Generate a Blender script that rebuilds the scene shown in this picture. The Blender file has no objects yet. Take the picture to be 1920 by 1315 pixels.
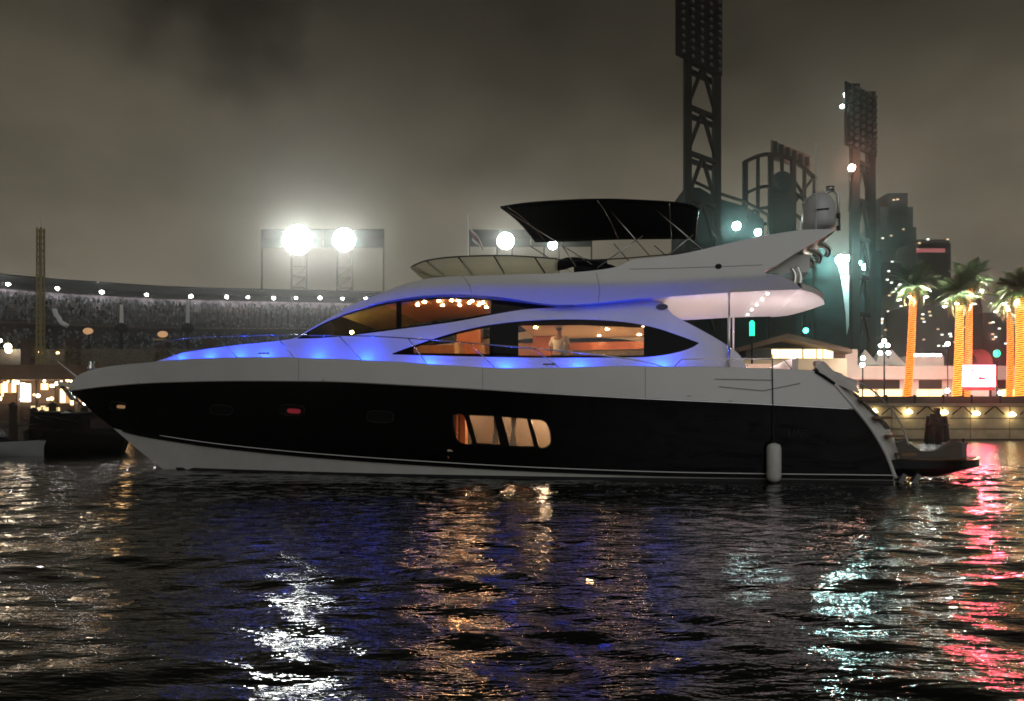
import bpy, bmesh, math, random
import numpy as np
from mathutils import Vector, Matrix
from mathutils.geometry import delaunay_2d_cdt

random.seed(7)
rng = np.random.default_rng(7)
scene = bpy.context.scene
COL = scene.collection

# ------------------------------------------------------------------ camera
F = 1350.0; CX = 960.0; HY = 800.0; CH = 1.36          # focal length (photo px), principal column, horizon row, eye height
cam_d = bpy.data.cameras.new('camera'); cam = bpy.data.objects.new('camera', cam_d); COL.objects.link(cam)
cam.location = (0, 0, CH); cam.rotation_euler = (math.radians(90), 0, 0)
cam_d.sensor_width = 36; cam_d.lens = 36 * F / 1920; cam_d.shift_y = (HY - 657.5) / 1920
scene.cycles.filter_width = 1.7; cam_d.clip_start = 0.1; cam_d.clip_end = 3000
scene.camera = cam

# ------------------------------------------------------------------ night sky (low cloud lit by the city)
world = bpy.data.worlds.new('World'); scene.world = world; world.use_nodes = True
nt = world.node_tree; N = nt.nodes; L = nt.links
bg = N['Background']
tc = N.new('ShaderNodeTexCoord'); sep = N.new('ShaderNodeSeparateXYZ'); L.new(tc.outputs['Generated'], sep.inputs[0])
ramp = N.new('ShaderNodeValToRGB'); L.new(sep.outputs['Z'], ramp.inputs[0])
e = ramp.color_ramp.elements
e[0].position = 0.0; e[0].color = (0.150, 0.130, 0.098, 1)
e[1].position = 1.0; e[1].color = (0.011, 0.0095, 0.0075, 1)
for p, c in ((0.16, (0.140, 0.124, 0.094, 1)), (0.29, (0.130, 0.114, 0.083, 1)), (0.36, (0.094, 0.081, 0.058, 1)), (0.43, (0.050, 0.043, 0.031, 1)), (0.53, (0.023, 0.0195, 0.0138, 1))):
    k = e.new(p); k.color = c
mp = N.new('ShaderNodeMapping'); mp.inputs['Scale'].default_value = (1.0, 1.0, 1.7); mp.inputs['Location'].default_value = (3.1, 0.7, 1.9); L.new(tc.outputs['Generated'], mp.inputs[0])
nz = N.new('ShaderNodeTexNoise'); nz.inputs['Scale'].default_value = 3.0; nz.inputs['Detail'].default_value = 6; nz.inputs['Roughness'].default_value = 0.55
L.new(mp.outputs[0], nz.inputs['Vector'])
mr = N.new('ShaderNodeMapRange'); mr.inputs[1].default_value = 0.34; mr.inputs[2].default_value = 0.62; mr.inputs[3].default_value = 0.68; mr.inputs[4].default_value = 1.2
L.new(nz.outputs['Fac'], mr.inputs[0])
mx = N.new('ShaderNodeMix'); mx.data_type = 'RGBA'; mx.blend_type = 'MULTIPLY'; mx.inputs['Factor'].default_value = 1.0
L.new(ramp.outputs[0], mx.inputs['A']); L.new(mr.outputs[0], mx.inputs['B'])
# one darker, ragged cloud
def sky_math(op, a, b_=None):
    n = N.new('ShaderNodeMath'); n.operation = op
    for i, q in enumerate((a, b_)):
        if q is None: continue
        if isinstance(q, (int, float)): n.inputs[i].default_value = q
        else: L.new(q, n.inputs[i])
    return n.outputs[0]
vd = N.new('ShaderNodeVectorMath'); vd.operation = 'DISTANCE'; vd.inputs[1].default_value = (-0.325, 0.822, 0.475); L.new(tc.outputs['Generated'], vd.inputs[0])
n2 = N.new('ShaderNodeTexNoise'); n2.inputs['Scale'].default_value = 7.0; n2.inputs['Detail'].default_value = 5; L.new(tc.outputs['Generated'], n2.inputs['Vector'])
cd = sky_math('ADD', vd.outputs['Value'], sky_math('MULTIPLY', sky_math('SUBTRACT', n2.outputs['Fac'], 0.5), 0.34))
cm = N.new('ShaderNodeMapRange'); cm.interpolation_type = 'SMOOTHSTEP'; cm.inputs[1].default_value = 0.02; cm.inputs[2].default_value = 0.135; cm.inputs[3].default_value = 0.32; cm.inputs[4].default_value = 1.0; L.new(cd, cm.inputs[0])
mx2 = N.new('ShaderNodeMix'); mx2.data_type = 'RGBA'; mx2.blend_type = 'MULTIPLY'; mx2.inputs['Factor'].default_value = 1.0
L.new(mx.outputs['Result'], mx2.inputs['A']); L.new(cm.outputs[0], mx2.inputs['B'])
L.new(mx2.outputs['Result'], bg.inputs['Color']); bg.inputs['Strength'].default_value = 1.0

# dim, very soft light: the glow of the city behind the viewer
sun_d = bpy.data.lights.new('city_glow', 'SUN'); sun = bpy.data.objects.new('city_glow', sun_d); COL.objects.link(sun)
sun_d.energy = 0.50; sun_d.angle = math.radians(55); sun_d.color = (0.96, 0.98, 1.0)
sun.rotation_euler = (math.radians(62), 0, math.radians(8))

vs = scene.view_settings
vs.view_transform = 'Standard'; vs.look = 'None'; vs.exposure = 0.0; vs.gamma = 1.0
scene.render.engine = 'CYCLES'
cy = scene.cycles
cy.use_denoising = True; cy.denoiser = 'OPENIMAGEDENOISE'
cy.max_bounces = 4; cy.diffuse_bounces = 2; cy.glossy_bounces = 3; cy.transmission_bounces = 1; cy.transparent_max_bounces = 8; cy.volume_bounces = 0
cy.sample_clamp_indirect = 25.0; cy.sample_clamp_direct = 0.0
cy.caustics_reflective = False; cy.caustics_refractive = False
cy.use_light_tree = True; cy.use_adaptive_sampling = True; cy.adaptive_threshold = 0.015

# ------------------------------------------------------------------ materials
MATS = {}
def new_mat(name):
    m = bpy.data.materials.new(name); m.use_nodes = True; MATS[name] = m
    return m, m.node_tree, m.node_tree.nodes['Principled BSDF']
def mat(name, col, rough=0.5, metal=0.0, noise=0.0, nscale=4.0, bump=0.0, coat=0.0, spec=0.5, emit=None, estr=0.0, island=0.0, stretch=(1, 1, 1), sample=True):
    m, t, b = new_mat(name)
    b.inputs['Base Color'].default_value = (*col, 1); b.inputs['Roughness'].default_value = rough; b.inputs['Metallic'].default_value = metal
    b.inputs['Coat Weight'].default_value = coat; b.inputs['Coat Roughness'].default_value = 0.08
    b.inputs['Specular IOR Level'].default_value = spec
    if noise or bump:
        c = t.nodes.new('ShaderNodeTexCoord'); mpn = t.nodes.new('ShaderNodeMapping'); mpn.inputs['Scale'].default_value = stretch
        t.links.new(c.outputs['Object'], mpn.inputs[0])
        n = t.nodes.new('ShaderNodeTexNoise'); n.inputs['Scale'].default_value = nscale; n.inputs['Detail'].default_value = 6; n.inputs['Roughness'].default_value = 0.6
        t.links.new(mpn.outputs[0], n.inputs['Vector'])
        if noise:
            r = t.nodes.new('ShaderNodeMapRange'); r.inputs[1].default_value = 0.3; r.inputs[2].default_value = 0.7; r.inputs[3].default_value = 1 - noise; r.inputs[4].default_value = 1 + noise
            t.links.new(n.outputs['Fac'], r.inputs[0])
            x = t.nodes.new('ShaderNodeMix'); x.data_type = 'RGBA'; x.blend_type = 'MULTIPLY'; x.inputs['Factor'].default_value = 1
            x.inputs['A'].default_value = (*col, 1); t.links.new(r.outputs[0], x.inputs['B']); t.links.new(x.outputs['Result'], b.inputs['Base Color'])
        if bump:
            bp = t.nodes.new('ShaderNodeBump'); bp.inputs['Strength'].default_value = bump; bp.inputs['Distance'].default_value = 0.02
            t.links.new(n.outputs['Fac'], bp.inputs['Height']); t.links.new(bp.outputs[0], b.inputs['Normal'])
    if island:
        g = t.nodes.new('ShaderNodeNewGeometry')
        r = t.nodes.new('ShaderNodeMapRange'); r.inputs[3].default_value = 1 - island; r.inputs[4].default_value = 1 + island
        t.links.new(g.outputs['Random Per Island'], r.inputs[0])
        x = t.nodes.new('ShaderNodeMix'); x.data_type = 'RGBA'; x.blend_type = 'MULTIPLY'; x.inputs['Factor'].default_value = 1
        x.inputs['A'].default_value = (*col, 1); t.links.new(r.outputs[0], x.inputs['B']); t.links.new(x.outputs['Result'], b.inputs['Base Color'])
    if emit:
        b.inputs['Emission Color'].default_value = (*emit, 1); b.inputs['Emission Strength'].default_value = estr
        if not sample: m.cycles.emission_sampling = 'NONE'
    return m
def glow(name, col, strength, sample=True):
    return mat(name, (0.02, 0.02, 0.02), 0.5, emit=col, estr=strength, sample=sample)
def glass(name, tint, refl_rough=0.03, ior=1.5, refl=0.9):
    """thin pane: tinted see-through with a Fresnel reflection"""
    m, t, b = new_mat(name)
    t.nodes.remove(b)
    out = t.nodes['Material Output']
    tr = t.nodes.new('ShaderNodeBsdfTransparent'); tr.inputs['Color'].default_value = (*tint, 1)
    gl = t.nodes.new('ShaderNodeBsdfGlossy'); gl.inputs['Roughness'].default_value = refl_rough; gl.inputs['Color'].default_value = (refl, refl, refl, 1)
    fr = t.nodes.new('ShaderNodeFresnel'); fr.inputs['IOR'].default_value = ior
    mixs = t.nodes.new('ShaderNodeMixShader')
    t.links.new(fr.outputs[0], mixs.inputs[0]); t.links.new(tr.outputs[0], mixs.inputs[1]); t.links.new(gl.outputs[0], mixs.inputs[2])
    t.links.new(mixs.outputs[0], out.inputs['Surface'])
    return m

mat('gelcoat', (0.74, 0.74, 0.72), 0.28, noise=0.03, nscale=1.3, coat=0.3)
mat('hull_black', (0.0015, 0.0015, 0.002), 0.07, spec=0.2)
mat('bottom_white', (0.72, 0.72, 0.68), 0.4, noise=0.07, nscale=2.0)
mat('antifoul', (0.008, 0.008, 0.01), 0.6)
mat('steel', (0.62, 0.62, 0.62), 0.18, metal=1.0)
mat('dark_steel', (0.03, 0.03, 0.033), 0.5, metal=0.5)
mat('chrome', (0.85, 0.85, 0.85), 0.06, metal=1.0)
mat('black_canvas', (0.003, 0.003, 0.006), 0.85, noise=0.3, nscale=6, bump=0.3, spec=0.08)
mat('black_trim', (0.003, 0.003, 0.004), 0.4, spec=0.15)
mat('teak', (0.22, 0.12, 0.06), 0.5, noise=0.2, nscale=9, stretch=(1, 10, 1))
mat('cherry', (0.42, 0.13, 0.05), 0.35, noise=0.18, nscale=3, stretch=(1, 1, 0.25))
mat('cherry_pale', (0.50, 0.22, 0.10), 0.35, noise=0.15, nscale=3, stretch=(1, 1, 0.25))
mat('cream', (0.66, 0.52, 0.36), 0.6)
mat('ceiling_cream', (0.70, 0.60, 0.45), 0.5)
mat('olive_blind', (0.24, 0.20, 0.08), 0.7, noise=0.35, nscale=1.5)
mat('curtain', (0.74, 0.66, 0.54), 0.8)
mat('taupe', (0.11, 0.09, 0.07), 0.7)
mat('mural', (0.10, 0.08, 0.045), 0.5, noise=0.8, nscale=3.5)
mat('upholstery', (0.30, 0.20, 0.13), 0.8)
mat('white_cushion', (0.7, 0.66, 0.62), 0.7, noise=0.08, nscale=5, bump=0.3)
m, t, b_ = new_mat('frosted'); b_.inputs['Base Color'].default_value = (0.74, 0.71, 0.58, 1); b_.inputs['Roughness'].default_value = 0.3
tl0 = t.nodes.new('ShaderNodeBsdfTranslucent'); tl0.inputs['Color'].default_value = (0.85, 0.82, 0.66, 1); tp0 = t.nodes.new('ShaderNodeBsdfTransparent'); tp0.inputs['Color'].default_value = (0.95, 0.93, 0.82, 1)
mx0 = t.nodes.new('ShaderNodeMixShader'); mx0.inputs[0].default_value = 0.5; mx1 = t.nodes.new('ShaderNodeMixShader'); mx1.inputs[0].default_value = 0.6
t.links.new(b_.outputs[0], mx0.inputs[1]); t.links.new(tl0.outputs[0], mx0.inputs[2]); t.links.new(mx0.outputs[0], mx1.inputs[1]); t.links.new(tp0.outputs[0], mx1.inputs[2]); t.links.new(mx1.outputs[0], t.nodes['Material Output'].inputs['Surface'])
mat('fender_white', (0.62, 0.62, 0.58), 0.5, noise=0.12, nscale=6)
mat('rope', (0.03, 0.03, 0.03), 0.9, spec=0.1)
mat('grey_plastic', (0.16, 0.16, 0.16), 0.5)
mat('dome_grey', (0.6, 0.61, 0.62), 0.25)
mat('letter_grey', (0.022, 0.022, 0.022), 0.5, spec=0.2)
mat('emblem_blue', (0.01, 0.012, 0.05), 0.25)
glass('clear_glass', (0.86, 0.82, 0.74))
glass('tint_glass', (0.02, 0.02, 0.025), ior=1.35, refl=0.35)
glass('porthole_glass', (0.5, 0.5, 0.5))
glow('downlight', (1.0, 0.62, 0.30), 340)
glow('added_saloon_lamp', (1.0, 0.64, 0.33), 160)
glow('helm_light', (1.0, 0.80, 0.30), 90)
glow('deck_blue', (0.004, 0.042, 1.0), 2500)
glow('cockpit_light', (1.0, 0.80, 0.82), 900)
glow('soffit_dot', (1.0, 0.86, 0.80), 12)
glow('cabin_lamp', (1.0, 0.72, 0.48), 620)
glow('port_warm', (1.0, 0.55, 0.25), 0.5, sample=False)
glow('port_red', (1.0, 0.07, 0.11), 0.28, sample=False)
# people
mat('skin', (0.42, 0.22, 0.14), 0.55); mat('hair_grey', (0.13, 0.11, 0.09), 0.8); mat('hair_dark', (0.02, 0.015, 0.012), 0.7)
mat('shirt_white', (0.72, 0.68, 0.62), 0.8); mat('trousers_dark', (0.03, 0.03, 0.04), 0.8); mat('coat_dark', (0.025, 0.025, 0.03), 0.8)
mat('coat_red', (0.22, 0.03, 0.03), 0.8)
# shore
mat('quay_concrete', (0.40, 0.33, 0.22), 0.85, noise=0.25, nscale=0.8, bump=0.3)
mat('quay_dark', (0.06, 0.05, 0.04), 0.85, noise=0.3, nscale=0.7)
mat('promenade', (0.16, 0.14, 0.12), 0.85, noise=0.2, nscale=0.5)
mat('land', (0.05, 0.05, 0.045), 0.9, noise=0.3, nscale=0.1)
mat('parapet_brown', (0.09, 0.055, 0.04), 0.7, noise=0.3, nscale=0.6)
mat('steel_green', (0.014, 0.018, 0.016), 0.8, noise=0.3, nscale=1, spec=0.1)
mat('steel_rust', (0.012, 0.008, 0.006), 0.8, noise=0.3, nscale=0.5, spec=0.08)
mat('stand_green', (0.010, 0.022, 0.021), 0.9, noise=0.3, nscale=0.2, spec=0.1)
mat('stand_dark', (0.008, 0.013, 0.013), 0.9, noise=0.3, nscale=0.2, spec=0.1)
mat('crowd', (0.075, 0.085, 0.092), 0.9, island=0.99, spec=0.1)
mat('added_strip_pale', (0.20, 0.18, 0.19), 0.9, noise=0.7, nscale=0.9, spec=0.1)
mat('board_rust', (0.11, 0.060, 0.040), 0.7, noise=0.6, nscale=0.9)
mat('white_render', (0.62, 0.58, 0.52), 0.8, noise=0.08, nscale=0.4)
mat('pale_tent', (0.55, 0.60, 0.56), 0.8)
mat('dark_opening', (0.02, 0.014, 0.012), 0.8)
mat('red_canvas', (0.35, 0.06, 0.06), 0.7)
mat('brown_roof', (0.12, 0.07, 0.045), 0.8, noise=0.25, nscale=0.5)
mat('tower_glass', (0.05, 0.05, 0.055), 0.5, noise=0.3, nscale=0.12, stretch=(1, 1, 4))
mat('tower_dark', (0.030, 0.026, 0.026), 0.6, noise=0.3, nscale=0.1)
mat('brick_dark', (0.05, 0.03, 0.025), 0.9, noise=0.3, nscale=2)
mat('pile_wood', (0.03, 0.022, 0.016), 0.9, noise=0.4, nscale=2, stretch=(1, 1, 0.3))
mat('olive_paint', (0.22, 0.18, 0.06), 0.6)
mat('palm_bark', (0.16, 0.09, 0.05), 0.9, noise=0.3, nscale=3)
mat('palm_leaf', (0.115, 0.165, 0.08), 0.55, island=0.35)
mat('palm_leaf_dry', (0.14, 0.12, 0.05), 0.7, island=0.3)
mat('flag_red', (0.30, 0.04, 0.04), 0.8); mat('flag_white', (0.6, 0.6, 0.58), 0.8); mat('flag_dark', (0.04, 0.04, 0.06), 0.8)
mat('white_pole', (0.6, 0.62, 0.6), 0.6)
mat('boat_dark', (0.004, 0.004, 0.005), 0.6, spec=0.15); mat('boat_white', (0.30, 0.31, 0.30), 0.4)
mat('banner_white', (0.70, 0.74, 0.72), 0.8)
mat('hedge_leaf', (0.05, 0.06, 0.035), 0.8, island=0.5)
mat('hedge_olive', (0.12, 0.11, 0.06), 0.8, island=0.5)
glow('flood_white', (0.95, 1.0, 0.95), 108)
glow('flood_far', (0.95, 1.0, 0.95), 80)
glow('rim_light', (1.0, 0.93, 0.95), 130)
glow('cyan_lamp', (0.62, 1.0, 0.95), 110)
glow('cyan_strong', (0.55, 1.0, 0.95), 300)
glow('red_beacon', (1.0, 0.52, 0.38), 220)
glow('quay_lamp', (1.0, 0.80, 0.42), 18)
glow('shop_window', (1.0, 0.66, 0.28), 3.0)
glow('restaurant_glass', (1.0, 0.80, 0.42), 2.6)
glow('globe_white', (0.92, 1.0, 0.95), 45)
glow('sign_screen', (1.0, 0.09, 0.14), 42.0)
glow('sign_red', (1.0, 0.10, 0.14), 0.25, sample=False)
glow('string_orange', (1.0, 0.24, 0.02), 2.6, sample=False)
glow('string_yellow', (1.0, 0.36, 0.035), 2.6, sample=False)
glow('kiosk_warm', (1.0, 0.60, 0.25), 4.5)
glow('kiosk_white', (1.0, 0.80, 0.54), 13.0)
glow('kiosk_dim', (1.0, 0.52, 0.20), 0.7)
glow('kiosk_pane', (1.0, 0.72, 0.36), 1.3)
glow('city_window', (0.95, 0.95, 0.85), 2.2, sample=False)
glow('city_window_warm', (1.0, 0.72, 0.42), 1.2, sample=False)
glow('crown_red', (1.0, 0.25, 0.25), 0.35, sample=False)
glow('green_lamp', (0.02, 0.9, 0.45), 2.0)
glow('teal_lamp', (0.1, 0.9, 0.8), 6.0)
glow('added_uplight', (0.90, 1.0, 0.78), 2300)

# ------------------------------------------------------------------ mesh helpers
def link(o, parent=None):
    COL.objects.link(o)
    if parent is not None: o.parent = parent
    return o
def mesh_obj(name, verts, faces, m, parent=None, smooth=False):
    me = bpy.data.meshes.new(name)
    me.from_pydata([tuple(v) for v in verts], [], faces); me.update()
    me.materials.append(MATS[m])
    if smooth: me.polygons.foreach_set('use_smooth', [True] * len(me.polygons))
    return link(bpy.data.objects.new(name, me), parent)
def tag(o, label, cat, group=None, kind=None):
    o['label'] = label; o['category'] = cat
    if group: o['group'] = group
    o['kind'] = kind or 'thing'
    return o
def structure(o): o['kind'] = 'structure'; return o
def empty(name, loc=(0, 0, 0), rz=0.0):
    o = bpy.data.objects.new(name, None); COL.objects.link(o); o.location = loc; o.rotation_euler = (0, 0, rz); o.empty_display_size = 0.3
    return o
def dup(root, name=None):
    r = root.copy(); COL.objects.link(r)
    for ch in list(root.children):
        c = ch.copy(); COL.objects.link(c); c.parent = r
        for g in list(ch.children):
            d = g.copy(); COL.objects.link(d); d.parent = c
    return r

class MB:
    def __init__(s): s.v = []; s.f = []
    def add(s, vs, fs):
        b = len(s.v); s.v += [Vector(p) for p in vs]; s.f += [tuple(i + b for i in f) for f in fs]; return s
    def box(s, c, d, rz=0.0, ry=0.0, rx=0.0):
        R = Matrix.Rotation(rz, 3, 'Z') @ Matrix.Rotation(ry, 3, 'Y') @ Matrix.Rotation(rx, 3, 'X')
        vs = [Vector(c) + R @ Vector((sx * d[0] / 2, sy * d[1] / 2, sz * d[2] / 2)) for sz in (-1, 1) for sy in (-1, 1) for sx in (-1, 1)]
        return s.add(vs, [(0, 2, 3, 1), (4, 5, 7, 6), (0, 1, 5, 4), (2, 6, 7, 3), (0, 4, 6, 2), (1, 3, 7, 5)])
    def bar(s, a, b, w, h=None):
        """square bar between two points"""
        h = h or w; a = Vector(a); b = Vector(b); d = (b - a).normalized()
        up = Vector((0, 0, 1)) if abs(d.z) < 0.95 else Vector((0, 1, 0))
        x = d.cross(up).normalized(); y = x.cross(d).normalized()
        vs = [p + x * sx * w / 2 + y * sy * h / 2 for p in (a, b) for sx, sy in ((-1, -1), (1, -1), (1, 1), (-1, 1))]
        return s.add(vs, [(0, 3, 2, 1), (4, 5, 6, 7), (0, 1, 5, 4), (1, 2, 6, 5), (2, 3, 7, 6), (3, 0, 4, 7)])
    def tube(s, pts, r, n=8, cap=True):
        pts = [Vector(p) for p in pts]; b = len(s.v); prev = None
        rs = r if isinstance(r, (list, tuple)) else [r] * len(pts)
        for i, p in enumerate(pts):
            d = (pts[min(i + 1, len(pts) - 1)] - pts[max(i - 1, 0)]).normalized()
            if prev is None:
                up = Vector((0, 0, 1)) if abs(d.z) < 0.9 else Vector((1, 0, 0)); x = d.cross(up).normalized()
            else:
                x = (prev - d * prev.dot(d)).normalized()
            prev = x; y = d.cross(x)
            for k in range(n):
                a = 2 * math.pi * k / n; s.v.append(p + (x * math.cos(a) + y * math.sin(a)) * rs[i])
        for i in range(len(pts) - 1):
            for k in range(n):
                a = b + i * n + k; c = b + i * n + (k + 1) % n
                s.f.append((a, c, c + n, a + n))
        if cap:
            s.f.append(tuple(b + k for k in range(n))[::-1]); e = b + (len(pts) - 1) * n; s.f.append(tuple(e + k for k in range(n)))
        return s
    def lathe(s, c, prof, n=16, axis='Z'):
        b = len(s.v); c = Vector(c)
        for (r, z) in prof:
            for k in range(n):
                a = 2 * math.pi * k / n; q = (r * math.cos(a), r * math.sin(a), z)
                if axis == 'Y': q = (q[0], q[2], q[1])
                if axis == 'X': q = (q[2], q[0], q[1])
                s.v.append(c + Vector(q))
        for i in range(len(prof) - 1):
            for k in range(n):
                a = b + i * n + k; d = b + i * n + (k + 1) % n
                s.f.append((a, d, d + n, a + n))
        s.f.append(tuple(b + k for k in range(n))[::-1]); e = b + (len(prof) - 1) * n; s.f.append(tuple(e + k for k in range(n)))
        return s
    def ball(s, c, r, n=10, m=6, sc=(1, 1, 1)):
        prof = [(max(1e-4, math.sin(math.pi * i / m)) , -math.cos(math.pi * i / m)) for i in range(m + 1)]
        b = len(s.v); c = Vector(c)
        for (rr, z) in prof:
            for k in range(n):
                a = 2 * math.pi * k / n; s.v.append(c + Vector((rr * math.cos(a) * r * sc[0], rr * math.sin(a) * r * sc[1], z * r * sc[2])))
        for i in range(m):
            for k in range(n):
                a = b + i * n + k; d = b + i * n + (k + 1) % n; s.f.append((a, d, d + n, a + n))
        return s
    def prism(s, poly, off):
        """closed polygon of 3D points pushed along the vector off"""
        n = len(poly); off = Vector(off); vs = [Vector(p) for p in poly] + [Vector(p) + off for p in poly]
        fs = [tuple(range(n))[::-1], tuple(range(n, 2 * n))] + [(i, (i + 1) % n, (i + 1) % n + n, i + n) for i in range(n)]
        return s.add(vs, fs)
    def grid(s, rows, close=False):
        b = len(s.v); n = len(rows[0])
        for r in rows: s.v += [Vector(p) for p in r]
        for i in range(len(rows) - 1):
            for k in range(n - 1): s.f.append((b + i * n + k, b + i * n + k + 1, b + (i + 1) * n + k + 1, b + (i + 1) * n + k))
        return s
    def build(s, name, m, parent=None, smooth=False, recalc=True):
        o = mesh_obj(name, s.v, s.f, m, parent, smooth)
        if recalc:
            bm = bmesh.new(); bm.from_mesh(o.data); bmesh.ops.recalc_face_normals(bm, faces=bm.faces); bm.to_mesh(o.data); bm.free()
        return o

def pchip(xs, ys):
    xs = np.array(xs, float); ys = np.array(ys, float); h = np.diff(xs); d = np.diff(ys) / h
    m = np.zeros_like(xs); m[0] = d[0]; m[-1] = d[-1]
    for i in range(1, len(xs) - 1):
        if d[i - 1] * d[i] > 0: w1 = 2 * h[i] + h[i - 1]; w2 = h[i] + 2 * h[i - 1]; m[i] = (w1 + w2) / (w1 / d[i - 1] + w2 / d[i])
    def f(x):
        x = min(max(x, xs[0]), xs[-1]); i = int(np.searchsorted(xs, x) - 1); i = min(max(i, 0), len(h) - 1); t = (x - xs[i]) / h[i]
        return ys[i] * (1 + 2 * t) * (1 - t) ** 2 + m[i] * h[i] * t * (1 - t) ** 2 + ys[i + 1] * t * t * (3 - 2 * t) + m[i + 1] * h[i] * t * t * (t - 1)
    return f
def catmull(pts, k=6):
    P = [np.array(p, float) for p in pts]; out = []
    for i in range(len(P) - 1):
        a = P[max(i - 1, 0)]; b = P[i]; c = P[i + 1]; d = P[min(i + 2, len(P) - 1)]
        for j in range(k):
            t = j / k; out.append(tuple(0.5 * ((2 * b) + (-a + c) * t + (2 * a - 5 * b + 4 * c - d) * t * t + (-a + 3 * b - 3 * c + d) * t ** 3)))
    out.append(tuple(P[-1])); return [Vector(p) for p in out] if len(P[0]) == 3 else out
def inside(p, poly):
    x, y = p; c = False; n = len(poly); j = n - 1
    for i in range(n):
        xi, yi = poly[i][0], poly[i][1]; xj, yj = poly[j][0], poly[j][1]
        if (yi > y) != (yj > y) and x < (xj - xi) * (y - yi) / (yj - yi) + xi: c = not c
        j = i
    return c

def W(px, py, Y):
    """a point of the place: distance Y from the viewer, on the sight line through a photo pixel"""
    return Vector(((px - CX) / F * Y, Y, CH + (HY - py) / F * Y))
def ground_px(px, Y, z): return Vector(((px - CX) / F * Y, Y, z))

# ------------------------------------------------------------------ the yacht's own frame: +x aft, +y far (starboard) side, z = 0 waterline
TH = math.radians(10); Y0 = 21.1; CT, ST = math.cos(TH), math.sin(TH)
def LP(px, py, hb):
    dx = (px - CX) / F; dz = (HY - py) / F
    t = (Y0 * CT - hb) / (dx * ST + CT)
    return Vector((t * dx * CT - (t - Y0) * ST, -hb, CH + t * dz))
def L2W(v): return Vector((v[0] * CT + v[1] * ST, Y0 - v[0] * ST + v[1] * CT, v[2]))
def py_of(px, z, hb):
    dx = (px - CX) / F; t = (Y0 * CT - hb) / (dx * ST + CT); return HY - (z - CH) / t * F

def tri2d(outer, holes, step):
    pts = [Vector(p[:2]) for p in outer]; edges = [(i, (i + 1) % len(outer)) for i in range(len(outer))]
    for h in holes:
        b = len(pts); pts += [Vector(p[:2]) for p in h]; edges += [(b + i, b + (i + 1) % len(h)) for i in range(len(h))]
    xs = [p[0] for p in outer]; ys = [p[1] for p in outer]
    bp = np.array([(p.x, p.y) for p in pts])
    x = min(xs) + step / 2; r = 0
    while x < max(xs):
        y = min(ys) + step / 2 + (step / 2 if r % 2 else 0)
        while y < max(ys):
            if inside((x, y), outer) and not any(inside((x, y), h) for h in holes) and np.min(np.hypot(bp[:, 0] - x, bp[:, 1] - y)) > step * 0.45:
                pts.append(Vector((x, y)))
            y += step
        x += step; r += 1
    v, e, f, *_ = delaunay_2d_cdt(pts, edges, [], 0, 1e-4)
    tris = []
    for t in f:
        c = ((v[t[0]].x + v[t[1]].x + v[t[2]].x) / 3, (v[t[0]].y + v[t[1]].y + v[t[2]].y) / 3)
        if inside(c, outer) and not any(inside(c, h) for h in holes): tris.append(tuple(t))
    return [(p.x, p.y) for p in v], tris
def dens(poly, step):
    out = []
    for i in range(len(poly)):
        a = poly[i]; b = poly[(i + 1) % len(poly)]; n = max(1, int(math.hypot(b[0] - a[0], b[1] - a[1]) / step))
        for k in range(n): out.append((a[0] + (b[0] - a[0]) * k / n, a[1] + (b[1] - a[1]) * k / n))
    return out
def shell(name, outer, holes, hbf, m, parent, step=14, thick=0.0, both=True, off=0.0, smooth=True):
    p2, tris = tri2d(dens(outer, step), [dens(h, step) for h in holes], step)
    vs = [LP(x, y, hbf(x, y) - off) for x, y in p2]
    fs = []
    for t in tris:
        a, b, c = (vs[i] for i in t); nrm = (b - a).cross(c - a)
        fs.append(t if nrm.y < 0 else (t[0], t[2], t[1]))
    res = []
    for sd in ((0, 1) if both else (0,)):
        o = mesh_obj(name, [Vector((v.x, -v.y, v.z)) for v in vs] if sd else vs, [(a, c, b) for a, b, c in fs] if sd else fs, m, parent, smooth)
        if thick:
            s = o.modifiers.new('solid', 'SOLIDIFY'); s.thickness = thick; s.offset = -1
            es = o.modifiers.new('edges', 'EDGE_SPLIT'); es.split_angle = math.radians(50)
        res.append(o)
    return res[0]

yacht = empty('motor_yacht', (0, Y0, 0), -TH)
tag(yacht, 'large black and white flybridge motor yacht with blue deck lighting, lying broadside on the water', 'yacht')

# ---- hull curves (photo column, row, half breadth)
S_ = [(128, 722, .02), (150, 702, .35), (200, 688, .85), (270, 681, 1.35), (350, 674, 1.75), (475, 670, 2.15), (620, 673, 2.4), (760, 680, 2.55), (930, 690, 2.62), (1020, 691, 2.64), (1100, 688, 2.64), (1200, 687, 2.64), (1300, 688, 2.62), (1400, 690, 2.6), (1525, 695, 2.56)]
K_ = [(132, 733, .02), (200, 725, .70), (300, 718, 1.28), (450, 715, 1.88), (600, 716, 2.28), (780, 724, 2.52), (1000, 737, 2.64), (1200, 748, 2.66), (1400, 757, 2.64), (1603, 768, 2.58)]
C_ = [(212, 803, .03), (260, 815, .35), (330, 827, .75), (400, 837, 1.1), (500, 848, 1.5), (600, 857, 1.85), (800, 871, 2.25), (1000, 882, 2.42), (1300, 892, 2.46), (1676, 897, 2.44)]
T_ = [(1525, 695, 2.56), (1560, 718, 2.57), (1603, 768, 2.58), (1632, 805, 2.55), (1658, 850, 2.5), (1676, 897, 2.44)]
STEM = [(128, 722, .02), (132, 733, .02), (150, 750, .02), (180, 778, .025), (212, 803, .03), (250, 836, .03), (290, 868, .03), (352, 915, .03)]
def CU(pts): xs = [p[0] for p in pts]; return pchip(xs, [p[1] for p in pts]), pchip(xs, [p[2] for p in pts])
Spy, Shb = CU(S_); Kpy, Khb = CU(K_); Cpy, Chb = CU(C_); Tpy, Thb = CU(T_); STpy, SThb = CU(STEM)
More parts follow.
